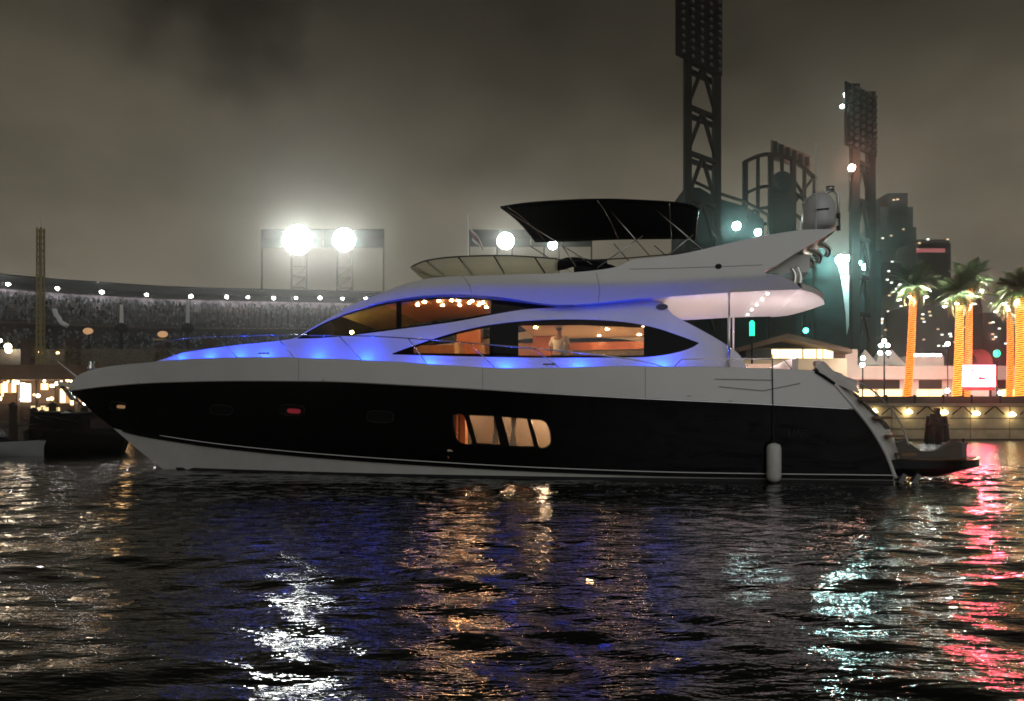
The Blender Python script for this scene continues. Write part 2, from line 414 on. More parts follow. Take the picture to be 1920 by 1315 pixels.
B_ = [(352, .03), (420, .45), (520, .95), (620, 1.4), (800, 1.9), (1000, 2.15), (1300, 2.25), (1690, 2.25)]
Bhb = pchip([p[0] for p in B_], [p[1] for p in B_]); Bpy = lambda x: py_of(x, -0.45, Bhb(x))
def between(up, uh, lo, lh, pw=1.0):
    def f(x, y):
        a = up(x); b = lo(x); t = 0 if abs(b - a) < 1e-6 else min(max((y - a) / (b - a), 0), 1)
        return uh(x) + (lh(x) - uh(x)) * t ** pw
    return f
rngx = lambda a, b, s: list(np.arange(a, b, s)) + [b]
# topsides (black)
up_py = lambda x: Kpy(x) if x <= 1603 else Tpy(x); up_hb = lambda x: Khb(x) if x <= 1603 else Thb(x)
lo_py = lambda x: STpy(x) if x <= 212 else Cpy(x); lo_hb = lambda x: SThb(x) if x <= 212 else Chb(x)
hb_top = between(up_py, up_hb, lo_py, lo_hb, 0.85)
outer = [(x, up_py(x)) for x in rngx(132, 1676, 8)] + [(x, lo_py(x)) for x in reversed(rngx(134, 1674, 8))]
def ell(cx, cy, rx, ry, n=20, rot=0.0, pw=2.0):
    out = []
    for k in range(n):
        a = 2 * math.pi * k / n; c, s_ = math.cos(a), math.sin(a)
        u = rx * math.copysign(abs(c) ** (2 / pw), c); v = ry * math.copysign(abs(s_) ** (2 / pw), s_)
        out.append((cx + u * math.cos(rot) - v * math.sin(rot), cy + u * math.sin(rot) + v * math.cos(rot)))
    return out
PORTS = [(221, 761, 15, 7), (415, 769, 21, 9), (548, 769, 23, 10), (713, 782, 25, 11)]
ports = [ell(cx, cy, rx, ry, 20, 0.06, 3.2) for cx, cy, rx, ry in PORTS]
hwin = catmull([(846, 775), (870, 776), (930, 779), (990, 784), (1022, 788), (1032, 806), (1034, 835), (1012, 842), (950, 839), (890, 835), (858, 829), (849, 805), (846, 775)], 5)[:-1]
shell('topsides', outer, ports + [hwin], hb_top, 'hull_black', yacht, 13, 0.04)
# bulwark (white)
ub_py = lambda x: Spy(x) if x <= 1525 else Tpy(x); ub_hb = lambda x: Shb(x) if x <= 1525 else Thb(x)
hb_bul = between(ub_py, ub_hb, Kpy, Khb)
outer = [(128, 722)] + [(x, ub_py(x)) for x in rngx(134, 1603, 8)] + [(x, Kpy(x)) for x in reversed(rngx(132, 1598, 8))]
shell('bulwark', outer, [], hb_bul, 'gelcoat', yacht, 12, 0.05)
# bottom (white boot area down under the water)
l3_py = lambda x: STpy(x) if x <= 352 else Bpy(x); l3_hb = lambda x: SThb(x) if x <= 352 else Bhb(x)
hb_bot = between(Cpy, Chb, l3_py, l3_hb)
outer = [(x, Cpy(x)) for x in rngx(212, 1676, 10)] + [(1684, l3_py(1684))] + [(x, l3_py(x)) for x in reversed(rngx(218, 1676, 10))]
shell('hull_bottom', outer, [], hb_bot, 'bottom_white', yacht, 12)
# rub rails and boot stripes
def rail_line(fpy, fhb, x0, x1, off, dz, r, step=12):
    return [LP(x, fpy(x) + dz, fhb(x) + off) for x in rngx(x0, x1, step)]
def two_sides(name, line, r, m, n=6):
    o = MB().tube(line, r, n).build(name, m, yacht, True); MB().tube([Vector((p[0], -p[1], p[2])) for p in line], r, n).build(name, m, yacht, True); return o
two_sides('rub_rail', rail_line(Kpy, Khb, 136, 1600, 0.015, 0, 0.02), 0.022, 'steel')
two_sides('boot_stripe', rail_line(Cpy, Chb, 300, 1674, 0.03, -5.5, 0.012), 0.014, 'gelcoat')
two_sides('chine_rail', rail_line(Cpy, Chb, 230, 1674, 0.01, 1, 0.02), 0.026, 'black_trim')
wl = [LP(x, py_of(x, 0.035, hb_bot(x, py_of(x, 0.035, Bhb(x)))), hb_bot(x, py_of(x, 0.035, Bhb(x))) + 0.012) for x in rngx(330, 1676, 12)]
b = MB(); rows = [[Vector((p.x, p.y * 1.0, 0.09)) for p in wl], [Vector((p.x, p.y * 0.995, -0.06)) for p in wl]]
b.grid(rows).build('waterline_band', 'antifoul', yacht, True); MB().grid([[Vector((p.x, -p.y, p.z)) for p in r] for r in rows]).build('waterline_band', 'antifoul', yacht, True)
# deck edge: cap, inner face, deck
sx = rngx(150, 1525, 12)
drop = lambda x: float(np.interp(x, [150, 300, 520], [0.03, 0.15, 0.42]))
sheer = [LP(x, Spy(x), Shb(x)) for x in sx]
def inset(p, d): return Vector((p.x, min(p.y + d, -0.02), p.z))
cap_in = [inset(p, 0.13) + Vector((0, 0, 0.012)) for p in sheer]; wall_in = [inset(p, 0.15) - Vector((0, 0, drop(x))) for p, x in zip(sheer, sx)]
mir = lambda r: [Vector((p.x, -p.y, p.z)) for p in r]
for ff in (list, mir): MB().grid([ff([p + Vector((0, 0, 0.004)) for p in sheer]), ff(cap_in), ff(wall_in)]).build('bulwark_cap', 'gelcoat', yacht, True)
b = MB(); b.grid([wall_in, [Vector((p.x, 0, p.z + 0.05)) for p in wall_in], mir(wall_in)]); b.build('deck', 'teak', yacht, True)
# transom
rows = []
for (x, y, h) in catmull(T_, 5):
    p = LP(x, y, h); bulge = float(np.interp(y, [695, 730, 800, 897], [0.25, 0.85, 1.05, 0.75]))
    rows.append([Vector((p.x + bulge * (1 - abs(k) ** 2.4), -p.y * k, p.z)) for k in np.linspace(-1, 1, 25)])
MB().grid(rows).build('transom', 'gelcoat', yacht, True)
# quarter edge moulding along the transom line and its inner dark panel
edge = [LP(x, y, h - 0.02) + Vector((0.03, 0, 0.0)) for x, y, h in catmull(T_[1:], 6)]
two_sides('quarter_moulding', edge, 0.05, 'gelcoat', 8)
b = MB(); rr = []
for i, r_ in enumerate(rows):
    if 6 <= i <= 15: rr.append([p + Vector((0.02, 0, 0.01)) for p in r_[3:22]])
b.grid(rr).build('stern_garage_door', 'taupe', yacht, True)
rail = [LP(1560, 700, 2.2), LP(1600, 722, 2.1) + Vector((.25, 0, 0)), LP(1640, 762, 2.0) + Vector((.32, 0, 0)), LP(1662, 800, 1.95) + Vector((.35, 0, 0)), LP(1672, 838, 1.95) + Vector((.4, 0, 0))]
two_sides('stair_handrail', catmull(rail, 5), 0.02, 'steel')
for k in range(4):
    q = LP(1590 + 24 * k, 742 + 34 * k, 2.15)
    for sd in (1, -1): MB().box((q.x + 0.42, q.y * sd, q.z - 0.1), (0.34, 0.6, 0.06)).build('stair_tread', 'teak', yacht)
# stern fairlead and cleat
q = LP(1545, 704, 2.5)
b = MB().tube([LP(1528, 697, 2.56), LP(1545, 706, 2.6), LP(1565, 720, 2.6)], 0.035, 8); b.build('stern_fairlead', 'black_trim', yacht, True)
# swim platform
pl = catmull([(1668, 2.42), (1740, 2.42), (1800, 2.25), (1826, 1.7), (1836, 0.9), (1837, 0.0)], 6)
zt, zb = 0.56, 0.16
def plat(z, shrink=0.0):
    out = []
    for x, h in pl:
        v = LP(x, 870, h); out.append(Vector((v.x - (shrink if x > 1700 else 0), v.y * (1 - shrink * 0.2), z)))
    return out + [Vector((p.x, -p.y, p.z)) for p in reversed(out[:-1])]
b = MB(); top = plat(zt); mid = plat(0.36); bot = plat(zb, 0.55); n = len(top)
b.add(top + mid + bot, [tuple(range(n)), tuple(range(2 * n, 3 * n))[::-1]] + [(i, i + 1, i + 1 + n, i + n) for i in range(n - 1)] + [(i + n, i + 1 + n, i + 1 + 2 * n, i + 2 * n) for i in range(n - 1)])
plf = b.build('swim_platform', 'hull_black', yacht)
b = MB().grid([[Vector((p.x * 0.995, p.y * 0.96, zt + 0.006)) for p in top[:len(pl)]], [Vector((p.x * 0.995, -p.y * 0.96, zt + 0.006)) for p in top[:len(pl)]]]); b.build('platform_teak', 'teak', plf)
for x in (1690, 1716):
    v = LP(x, 900, 2.2); MB().box((v.x, v.y, 0.12), (0.10, 0.2, 0.24), ry=0.5).build('platform_bracket', 'grey_plastic', plf)
# tender chocks: two upswept plates on the platform
def chock(px, hb, flip):
    v = LP(px, 862, hb); d = 1 if not flip else -1
    poly = [Vector((v.x - .52 * d, v.y, zt)), Vector((v.x + .40 * d, v.y, zt)), Vector((v.x + .55 * d, v.y, zt + .16)), Vector((v.x + .05 * d, v.y, zt + .20)), Vector((v.x - .30 * d, v.y, zt + .46)), Vector((v.x - .50 * d, v.y, zt + .40))]
    return MB().prism(poly, (0, 0.22, 0)).build('tender_chock', 'taupe', plf)
chock(1722, 1.5, False); chock(1762, 1.2, True)
v = LP(1790, 858, 0.9); MB().box((v.x, v.y, zt + .19), (.42, .34, .34)).box((v.x, v.y, zt + .38), (.46, .38, .05)).build('stern_locker', 'grey_plastic', plf)
v = LP(1806, 850, 1.0); MB().tube([(v.x, v.y, zt), (v.x, v.y, zt + .5)], .018, 6).build('stern_light_post', 'black_trim', plf)

# ---- house (saloon and helm) side
HBX = pchip([275, 345, 430, 560, 650, 760, 900, 1450], [.75, 1.0, 1.35, 1.72, 1.92, 2.08, 2.15, 2.12])
hb_house = lambda x, y: HBX(x) - 0.0022 * max(0.0, 690 - y)
utop = catmull([(557, 634), (600, 609), (650, 588), (700, 573), (745, 564.5), (800, 559), (860, 557), (920, 561), (980, 567.5), (1042, 576)], 5)
ubot = catmull([(1042, 577), (980, 581), (920, 591), (850, 604), (752, 617), (650, 630), (600, 634), (559, 635.5)], 5)
upper_win = utop + ubot
ltop = catmull([(735, 663), (770, 650), (820, 633), (870, 619), (920, 609), (980, 602), (1050, 599), (1120, 600), (1180, 605), (1230, 615), (1270, 628), (1311, 643)], 5)
lbot = catmull([(1309, 645), (1295, 653), (1270, 661), (1230, 668), (1180, 670.5), (1000, 671), (850, 668), (737, 665)], 5)
lower_win = ltop + lbot
house_outer = [(275, 712), (275, 684)] + catmull([(345, 661), (430, 649), (545, 636), (575, 621), (620, 595), (670, 570), (720, 549), (795, 525)], 4) + [(900, 530), (1100, 545), (1240, 566), (1263, 591)] + catmull([(1275, 599), (1300, 611), (1350, 639), (1385, 664), (1399, 690), (1401, 712)], 4)
shell('saloon_side', house_outer, [upper_win, lower_win], hb_house, 'gelcoat', yacht, 12, 0.05)
def inset_poly(poly, d):
    cx = sum(p[0] for p in poly) / len(poly); cyy = sum(p[1] for p in poly) / len(poly)
    return [(cx + (p[0] - cx) * (1 - d), cyy + (p[1] - cyy) * (1 - d * 1.6)) for p in poly]
ftop = pchip([p[0] for p in utop], [p[1] for p in utop]); fb = sorted(ubot); fbot = pchip([p[0] for p in fb], [p[1] for p in fb])
fl = pchip([p[0] for p in ltop], [p[1] for p in ltop])
def strip(x0, x1, ft, fbm, dt, db, st=8): return [(x, ft(x) + dt) for x in rngx(x0, x1, st)] + [(x, fbm(x) - db) for x in reversed(rngx(x0, x1, st))]
pane_a = strip(580, 743, ftop, fbot, 3.5, 3.0); pane_b = strip(753, 920, ftop, fbot, 3.5, 3.5)
dark_u = shell('helm_window', upper_win, [pane_a, pane_b], hb_house, 'tint_glass', yacht, 12, off=0.02)
shell('pane', pane_a, [], hb_house, 'clear_glass', dark_u, 14, off=0.022); shell('pane', pane_b, [], hb_house, 'clear_glass', dark_u, 14, off=0.022)
pane_c = [(x, max(fl(x) + 5, 0)) for x in rngx(775, 918, 8)] + [(918, 664), (776, 662)]
pane_d = [(972, 611), (1090, 610), (1207, 615), (1207, 667), (972, 667)]
dark_l = shell('saloon_window', lower_win, [pane_c, pane_d], hb_house, 'tint_glass', yacht, 12, off=0.02)
shell('pane', pane_c, [], hb_house, 'clear_glass', dark_l, 14, off=0.022); shell('pane', pane_d, [], hb_house, 'clear_glass', dark_l, 14, off=0.022)
# backing behind the blacked-out window ends, so nothing shows through
for nm, x0, x1 in (('window_pillar', 744, 753), ):
    shell(nm, strip(x0, x1, ftop, fbot, 0, 0), [], hb_house, 'black_trim', dark_u, 10, off=0.06)
shell('window_pillar', strip(921, 1038, ftop, fbot, 0, 0), [], hb_house, 'black_trim', dark_u, 12, off=0.06)
shell('window_pillar', [(919, 606), (971, 601), (971, 672), (919, 671)], [], hb_house, 'black_trim', dark_l, 12, off=0.06)
shell('window_pillar', [(1209, 609), (1260, 624), (1308, 642), (1295, 653), (1250, 666), (1209, 671)], [], hb_house, 'black_trim', dark_l, 12, off=0.06)
# coachroof, windscreen and brow between the two sides
hedge_ = catmull([(275, 684), (345, 661), (430, 649), (545, 636), (575, 621), (620, 595), (670, 570), (720, 549), (795, 525)], 6)
def cross(edge, crown, fwd, off=0.0):
    rows = []
    for (x, y) in edge:
        p = LP(x, y, hb_house(x, y) - off); rows.append([Vector((p.x - fwd * (1 - k * k), -p.y * k, p.z + crown * (1 - k * k))) for k in np.linspace(-1, 1, 17)])
    return rows
b = MB().grid(cross(hedge_[:19], 0.06, 0.10)); b.build('coachroof', 'gelcoat', yacht, True)
b = MB().grid(cross(hedge_[18:43], 0.04, 0.12)); b.build('windscreen', 'tint_glass', yacht, True)
b = MB().grid(cross(hedge_[42:], 0.08, 0.12)); b.build('brow', 'gelcoat', yacht, True)
# ---- flybridge body
FHB = pchip([640, 760, 900, 1100, 1600], [1.74, 2.02, 2.2, 2.28, 2.28])
FCR = pchip([640, 760, 900, 1060, 1200, 1330, 1440, 1600], [584, 545, 534, 533, 530, 522, 516, 512])
def hb_fly(x, y):
    c = FCR(x); k = 0.10 * min(1.0, max(0.0, (x - 640) / 160.0))
    return FHB(x) + k * 0.4 - 0.0024 * max(0.0, c - y) - 0.0042 * max(0.0, y - c) * min(1.0, (x - 640) / 160.0 if x > 640 else 0)
flow = catmull([(640, 590.5), (700, 570.5), (745, 561.5), (800, 555), (860, 552.5), (940, 558), (1030, 571), (1100, 570), (1200, 560), (1320, 552), (1420, 546), (1503, 543)], 6)
ftopc = catmull([(1567, 430), (1510, 431), (1450, 439), (1380, 453), (1290, 474), (1230, 483), (1185, 488), (1150, 502), (1060, 512), (900, 517), (800, 523), (720, 547), (640, 581)], 6)
fly_outer = flow + catmull([(1503, 543), (1490, 530), (1465, 519), (1434, 511), (1462, 494), (1500, 470), (1545, 445), (1567, 430)], 4)[1:-1] + ftopc
fly = shell('flybridge_side', fly_outer, [], hb_fly, 'gelcoat', yacht, 12, 0.09)
# overhang: soffit and deck, rounded aft
aft = catmull([(1503, 543, 2.28), (1530, 552, 1.75), (1543, 562, 0.9), (1546, 571, 0.0)], 6)
def soff(i0):
    out = []
    for (x, y) in [p for p in flow if p[0] >= i0]: out.append(LP(x, y, hb_fly(x, y) - 0.03))
    return out + [LP(x, y, h - 0.0) for x, y, h in aft[1:]]
sl = soff(1075); 
b = MB(); K9 = np.linspace(-1, 1, 13)
b.grid([[Vector((p.x, -p.y * k, p.z + 0.02 * (1 - k * k))) for k in K9] for p in sl]); soffit = b.build('overhang_soffit', 'gelcoat', yacht, True)
tl = soff(640); b = MB(); b.grid([[Vector((p.x, -p.y * k, p.z + 0.16)) for k in K9] for p in tl]); b.build('flybridge_deck', 'gelcoat', yacht, True)
edge3 = sl[-len(aft):]
b = MB(); b.grid([edge3 + mir(edge3[::-1]), [p + Vector((-.02, 0, .16)) for p in edge3] + [p + Vector((-.02, 0, .16)) for p in mir(edge3[::-1])]]); b.build('overhang_edge', 'gelcoat', yacht, True)
# inset soffit panel line and its little lights
for k, (px, py) in enumerate(((1448, 566), (1448, 573), (1447, 580), (1446, 588), (1445, 595))):
    v = sl[min(range(len(sl)), key=lambda i: abs(sl[i].x - LP(1430, 546, 2.2).x))]
    yy = -1.7 + 0.85 * k; MB().lathe((v.x + 0.12, yy, v.z - 0.012), [(0.035, 0), (0.035, 0.012)], 10).build('soffit_light', 'soffit_dot', soffit)
# emblem and fittings on the side
def on_fly(px, py, rx, ry, name, m, th=0.02):
    c = LP(px, py, (hb_fly if py < 540 else hb_house)(px, py)); s_ = 0.0133
    b = MB(); n = 18; vs = []
    for d in (-th, 0.02):
        for k in range(n): a = 2 * math.pi * k / n; vs.append(Vector((c.x + rx * s_ * math.cos(a), c.y + d, c.z + ry * s_ * math.sin(a))))
    b.add(vs, [tuple(range(n)), tuple(range(n, 2 * n))[::-1]] + [(i, (i + 1) % n, (i + 1) % n + n, i + n) for i in range(n)]); return b.build(name, m, yacht)
em = on_fly(1241, 576, 11.5, 6, 'emblem', 'emblem_blue', 0.03)
on_fly(1347, 500, 6, 5, 'side_vent', 'black_trim')
# arch: crossbar between the two fins
prof = [(1440, 452), (1567, 430), (1560, 440), (1510, 466), (1470, 488), (1448, 500)]
ap = [LP(x, y, 2.05) for x, y in prof]
b = MB(); rows = []
for k in np.linspace(-1, 1, 15):
    rows.append([Vector((p.x + 0.10 * (1 - k * k), 2.03 * k, p.z + 0.10 * (1 - k * k))) for p in ap] + [Vector((ap[0].x + 0.10 * (1 - k * k), 2.03 * k, ap[0].z + 0.10 * (1 - k * k)))])
b.grid(rows); arch = b.build('radar_arch', 'gelcoat', yacht, True); arch.data.polygons.foreach_set('use_smooth', [False] * len(arch.data.polygons))
# chrome tubes added under the arch, standing in for its reflections
def lt(px, py, hb): return LP(px, py, hb)
for k, (x0, y0, x1, y1) in enumerate(((1500, 478, 1520, 500), (1516, 466, 1534, 492), (1534, 455, 1550, 480))):
    a = lt(x0, y0, 1.2); c = lt(x1, y1, 0.9)
    MB().tube(catmull([a, (a + c) / 2 + Vector((0.14, 0, 0)), c], 6), 0.07, 10).build('arch_glint_tube', 'chrome', arch, True)
# radar dome
d0 = LP(1535, 431, 0.4)
dome = MB().lathe(d0, [(.30, 0), (.40, .06), (.43, .2), (.43, .48), (.40, .66), (.32, .82), (.20, .93), (.02, .98)], 28).build('radar_dome', 'dome_grey', yacht, True)
MB().box((d0.x - .02, d0.y - .43, d0.z + .42), (.34, .03, .035), ry=-0.05).build('dome_label', 'black_trim', dome)
# mast top: bracket, lights, antennas
m0 = LP(1540, 366, 0.2)
b = MB().tube([(m0.x - .15, m0.y, m0.z - .05), (m0.x + .1, m0.y, m0.z + .05), (m0.x + .3, m0.y, m0.z + .12)], .035, 8).box((m0.x + .22, m0.y, m0.z + .16), (.2, .12, .12)).tube([(m0.x + .45, m0.y, m0.z - .9), (m0.x + .42, m0.y, m0.z + .02), (m0.x + .2, m0.y, m0.z + .16)], .04, 8)
b.build('mast_bracket', 'steel', yacht, True)
a0 = LP(1530, 430, 0.9); a1 = LP(1530, 268, 0.9); MB().tube([a0, a1], [.016, .007], 6).build('antenna', 'white_pole', yacht)
a0 = LP(1541, 430, -0.3); a1 = LP(1541, 318, -0.3); MB().tube([a0, a1], [.014, .006], 6).build('antenna', 'white_pole', yacht)
for (x, y) in ((1572, 405), (1572, 428)):
    q = LP(x, y, 0.6); MB().lathe(q, [(.05, -.06), (.06, -.02), (.03, 0), (.06, .02), (.05, .06)], 10).build('navigation_light', 'dark_steel', yacht, True)
# chrome gate posts at the aft end of the flybridge
for (x, y0_, y1_) in ((1484, 503, 530), (1494, 500, 534)):
    MB().tube(catmull([LP(x, y0_, 1.6), LP(x + 7, (y0_ + y1_) / 2, 1.6), LP(x + 5, y1_ + 3, 1.6)], 5), .05, 8).build('gate_post', 'chrome', yacht, True)
# white settee back inside the flybridge, seen through the notch
q = LP(1460, 508, 0.8); MB().box((q.x, 0, q.z), (1.2, 3.2, .45)).build('flybridge_settee', 'gelcoat', yacht)
# ---- flybridge wind deflector
wb = catmull([(1045, 513, 1.75), (950, 515, 1.75), (870, 519, 1.6), (825, 523, 1.25), (805, 527, .75), (800, 529, 0)], 8)
wt = catmull([(1045, 487, 1.85), (950, 481, 1.85), (860, 483, 1.68), (805, 489, 1.25), (778, 498, .75), (770, 503, 0)], 8)
bl = [LP(*p) for p in wb]; tl_ = [LP(*p) for p in wt]
full_b = bl + mir(bl[:-1])[::-1]; full_t = tl_ + mir(tl_[:-1])[::-1]
wd = MB().grid([full_b, [(a * 0.5 + c * 0.5) for a, c in zip(full_b, full_t)], full_t]).build('wind_deflector', 'frosted', yacht, True)
s_ = wd.modifiers.new('solid', 'SOLIDIFY'); s_.thickness = 0.015
top_rail = [p + Vector((0, 0, .02)) for p in full_t]
MB().tube(top_rail, 0.02, 7).build('deflector_rail', 'dark_steel', yacht, True)
for i in (4, 10, 16, 25, 33):
    for src in ((full_b, full_t),):
        j = min(i, len(full_b) - 1); MB().tube([src[0][j] + Vector((.28, -.015, 0)), src[1][j] + Vector((0, -.015, 0))], .022, 6).build('deflector_post', 'dark_steel', wd)
two_sides('flybridge_rail', [LP(1045, 487, 1.85), LP(1100, 489, 1.9), LP(1180, 484, 1.95), LP(1290, 474, 2.0)], .016, 'dark_steel')
# helm console and folded black cover on the flybridge
q = LP(1080, 502, 1.2); b = MB()
b.tube(catmull([LP(1040, 503, 1.6), LP(1070, 492, 1.6), LP(1110, 495, 1.6), LP(1165, 507, 1.6)], 5), [.06, .10, .13, .15, .15, .14, .13, .12, .12, .11, .1, .1, .09, .08, .05, .03][:16], 8)
b.build('rolled_cover', 'black_canvas', yacht, True)
q = LP(1110, 506, 0.4); MB().box((q.x, 0.0, q.z - .12), (.9, 2.2, .5)).build('helm_console', 'black_trim', yacht)
# ---- bimini
near = catmull([(938, 387, 1.85), (1000, 378.5, 1.85), (1120, 372.5, 1.85), (1230, 376, 1.85), (1290, 382, 1.85), (1312, 392, 1.85)], 6)
far = catmull([(1004, 452, -1.85), (1080, 450, -1.85), (1160, 447, -1.85), (1240, 446, -1.85), (1285, 446, -1.85), (1306, 448, -1.85)], 6)
nl = [LP(*p) for p in near]; fl_ = [LP(*p) for p in far]
rows = []
for a, c in zip(nl, fl_): rows.append([a.lerp(c, k) + Vector((0, 0, 0.10 * math.sin(math.pi * k))) for k in np.linspace(0, 1, 13)])
can = MB().grid(rows).build('bimini_canopy', 'black_canvas', yacht, True)
s_ = can.modifiers.new('solid', 'SOLIDIFY'); s_.thickness = 0.05
b = MB()
for side in (1, -1):
    h = 1.82 * side
    def bp(px, py): v = LP(px, py, 1.82); return Vector((v.x, v.y * side, v.z))
    for (x0, y0_, x1, y1_) in ((955, 398, 1110, 496), (1055, 462, 1080, 500), (1142, 392, 1218, 480), (1232, 395, 1322, 472), (1205, 442, 1120, 502), (1300, 440, 1250, 480)):
        b = MB().tube([bp(x0, y0_), bp(x1, y1_)], .017, 6); b.build('bimini_strut', 'steel', can, True)
for j in (2, 12, 20, len(rows) - 2):
    MB().tube([p - Vector((0, 0, .05)) for p in rows[j]], .016, 6).build('bimini_bow', 'steel', can, True)
# ---- bow gear
a = LP(108, 678, 0.0); c = LP(147, 709, 0.0); MB().tube([c, a], [.03, .014], 8).build('jackstaff', 'white_pole', yacht)
q = LP(126, 722, 0.0)
b = MB().box((q.x, 0, q.z), (.55, .22, .10), ry=0.25).lathe((q.x - .22, -.11, q.z - .06), [(.07, 0), (.07, .22)], 12, 'Y'); b.build('anchor_roller', 'chrome', yacht)
b = MB().tube([LP(122, 727, 0), LP(140, 748, 0.02), LP(160, 764, .05)], .035, 8).box(LP(132, 740, 0), (.5, .3, .05), ry=0.85); b.build('anchor', 'steel', yacht)
q = LP(171, 690, .25); MB().lathe(q, [(.10, -.12), (.13, 0), (.07, .1), (.10, .2), (.02, .24)], 12).build('windlass', 'steel', yacht, True)
# ---- rails
rp = [(282, 648), (345, 634), (430, 630), (515, 628), (600, 629), (700, 631), (800, 637), (900, 645), (985, 652), (1060, 659), (1140, 668), (1200, 677), (1245, 688)]
def rl(px, py): v = LP(px, py, Shb(px) - 0.10); return v
topr = [rl(x, y) for x, y in catmull(rp, 5)]
two_sides('guard_rail', topr, 0.017, 'steel', 7)
rpy = pchip([p[0] for p in rp], [p[1] for p in rp])
for x0, x1 in ((300, 338), (408, 446), (515, 554), (635, 680), (765, 802), (880, 930), (1000, 1052)):
    a = rl(x0, rpy(x0)); c = rl(x1, Spy(x1) + 2); [MB().tube(ff([a, c]), .014, 6).build('stanchion', 'steel', yacht, True) for ff in (list, mir)]
two_sides('aft_rail', [rl(1262, 690), rl(1278, 674), rl(1330, 673), rl(1400, 673), rl(1468, 674), rl(1484, 692)], 0.016, 'steel', 6)
for x in (1366, 1448):
    a = rl(x, 673); c = rl(x, 693); [MB().tube(ff([a, c]), .013, 6).build('aft_stanchion', 'steel', yacht) for ff in (list, mir)]
for x in (150 + 345, 1030):
    q = LP(x, Spy(x) - 4, Shb(x) - .06); MB().tube([q + Vector((-.16, 0, .05)), q + Vector((.16, 0, .05))], .02, 6).tube([q + Vector((-.07, 0, -.03)), q + Vector((-.07, 0, .05))], .02, 6).tube([q + Vector((.07, 0, -.03)), q + Vector((.07, 0, .05))], .02, 6).build('mooring_cleat', 'chrome', yacht)
# ---- blue deck lamps set into the side deck
for px in (330, 385, 440, 490, 590, 680, 800, 945, 1085, 1240):
    py = Spy(px); h = min(hb_house(px, 690) + 0.20, Shb(px) - 0.2)
    q = LP(px, py + 5, h)
    for sd in (1, -1):
        l_ = MB().lathe((q.x, q.y * sd, q.z - .02), [(.030, 0), (.026, .014), (.008, .02)], 10).build('deck_light', 'deck_blue', yacht, True)
# ---- cockpit under the overhang
ck = LP(1400, 690, 2.5).x
dz = wall_in[-1].z + 0.055
b = MB().box((ck + 1.0, 0.2, dz + .22), (.7, 3.4, .42)).box((ck + 1.32, 0.2, dz + .52), (.16, 3.4, .5)); b.build('cockpit_sofa', 'white_cushion', yacht)
MB().box((ck - .2, 0.4, dz + .68), (1.1, 1.5, .05)).tube([(ck - .2, .4, dz), (ck - .2, .4, dz + .68)], .06, 8).build('cockpit_table', 'teak', yacht)
MB().box((ck + .2, 2.32, dz + .5), (3.4, .08, .9)).build('cockpit_far_side', 'cream', yacht)
for px, h in ((1367, 2.2), (1375, -1.9)):
    a = LP(px, 688, h); c = Vector((a.x, a.y, LP(1367, 550, 2.2).z)); MB().tube([a - Vector((0, 0, .4)), c], .035, 10).build('overhang_post', 'chrome', yacht, True)
for (dx, yy) in ((-.9, -1.6), (-.9, 1.2), (.35, 0.9), (.4, -1.5), (1.5, -.4)):
    MB().lathe((ck + dx, yy, dz + .30 if dx < 1 else dz + .85), [(.055, 0), (.045, .02), (.01, .03)], 12).build('cockpit_light', 'cockpit_light', yacht, True)
# door wall between saloon and cockpit
xw = LP(1270, 600, 2.1).x
MB().box((xw - .12, 0, 3.30), (.06, 3.5, 1.8)).build('saloon_bulkhead', 'cherry', yacht)
# ---- interior of the saloon and helm
xf, xm, xa = LP(600, 600, 0).x, LP(985, 600, 0.5).x, xw - 0.04
flz = 2.45
MB().box(((xf + xa) / 2, 0, flz - .03), (xa - xf, 3.6, .04)).build('saloon_floor', 'teak', yacht)
rows = []
for (x, y) in [p for p in flow if 640 <= p[0] <= 1005]:
    p = LP(x, y, hb_fly(x, y)); rows.append([Vector((p.x, -1.72 * k, p.z - .05)) for k in (-1, 0, 1)])
ks = [i for i, r_ in enumerate(rows) if r_[1].x < LP(760, 560, 0).x]
hc = MB().grid(rows[len(ks) - 1:]).build('helm_ceiling', 'cherry_pale', yacht, True); MB().grid(rows[:len(ks)]).build('windscreen_ceiling', 'olive_blind', yacht, True)
cz = 4.12
MB().box(((xm + xa) / 2, 0, cz + .03), (xa - xm, 3.62, .05)).build('saloon_ceiling', 'ceiling_cream', yacht)
MB().box((xm, 0, cz + .32), (.06, 3.5, .6)).build('ceiling_step', 'cherry', yacht)
# far wall pieces
MB().box((xm + .45, 1.2, 3.3), (.9, .5, 1.62)).build('wood_cabinet', 'cherry', yacht)
b = MB().box(((xm + xa) / 2 + .5, 1.84, 3.1), (xa - xm - .9, .05, 1.3)); b.build('wall_mural', 'mural', yacht)
MB().box(((xm + xa) / 2 + .5, 1.80, 3.87), (xa - xm - .9, .10, .24)).build('wall_pelmet', 'cherry', yacht)
MB().box((xf / 2 + xm / 2, 1.80, 3.2), (xm - xf, .05, 1.6)).build('helm_far_wall', 'cherry_pale', yacht)
MB().box((LP(665, 600, 0).x, 1.45, 4.15), (2.4, .04, 1.0), rz=0.1).build('helm_blind', 'olive_blind', yacht)
MB().box((LP(870, 600, 0).x - .1, 1.2, 4.0), (.75, .4, 1.1)).build('helm_locker', 'cherry', yacht)
MB().box((LP(690, 600, 0).x, -.2, 3.45), (1.7, 2.8, .12), ry=0.22).build('helm_dash', 'upholstery', yacht)
for (x, yy) in ((840, .3), (880, .9)):
    q = LP(x, 640, 0); MB().box((q.x, yy, 3.1), (.6, .7, .35)).box((q.x + .3, yy, 3.5), (.14, .7, .75), ry=-.12).build('helm_seat', 'upholstery', yacht)
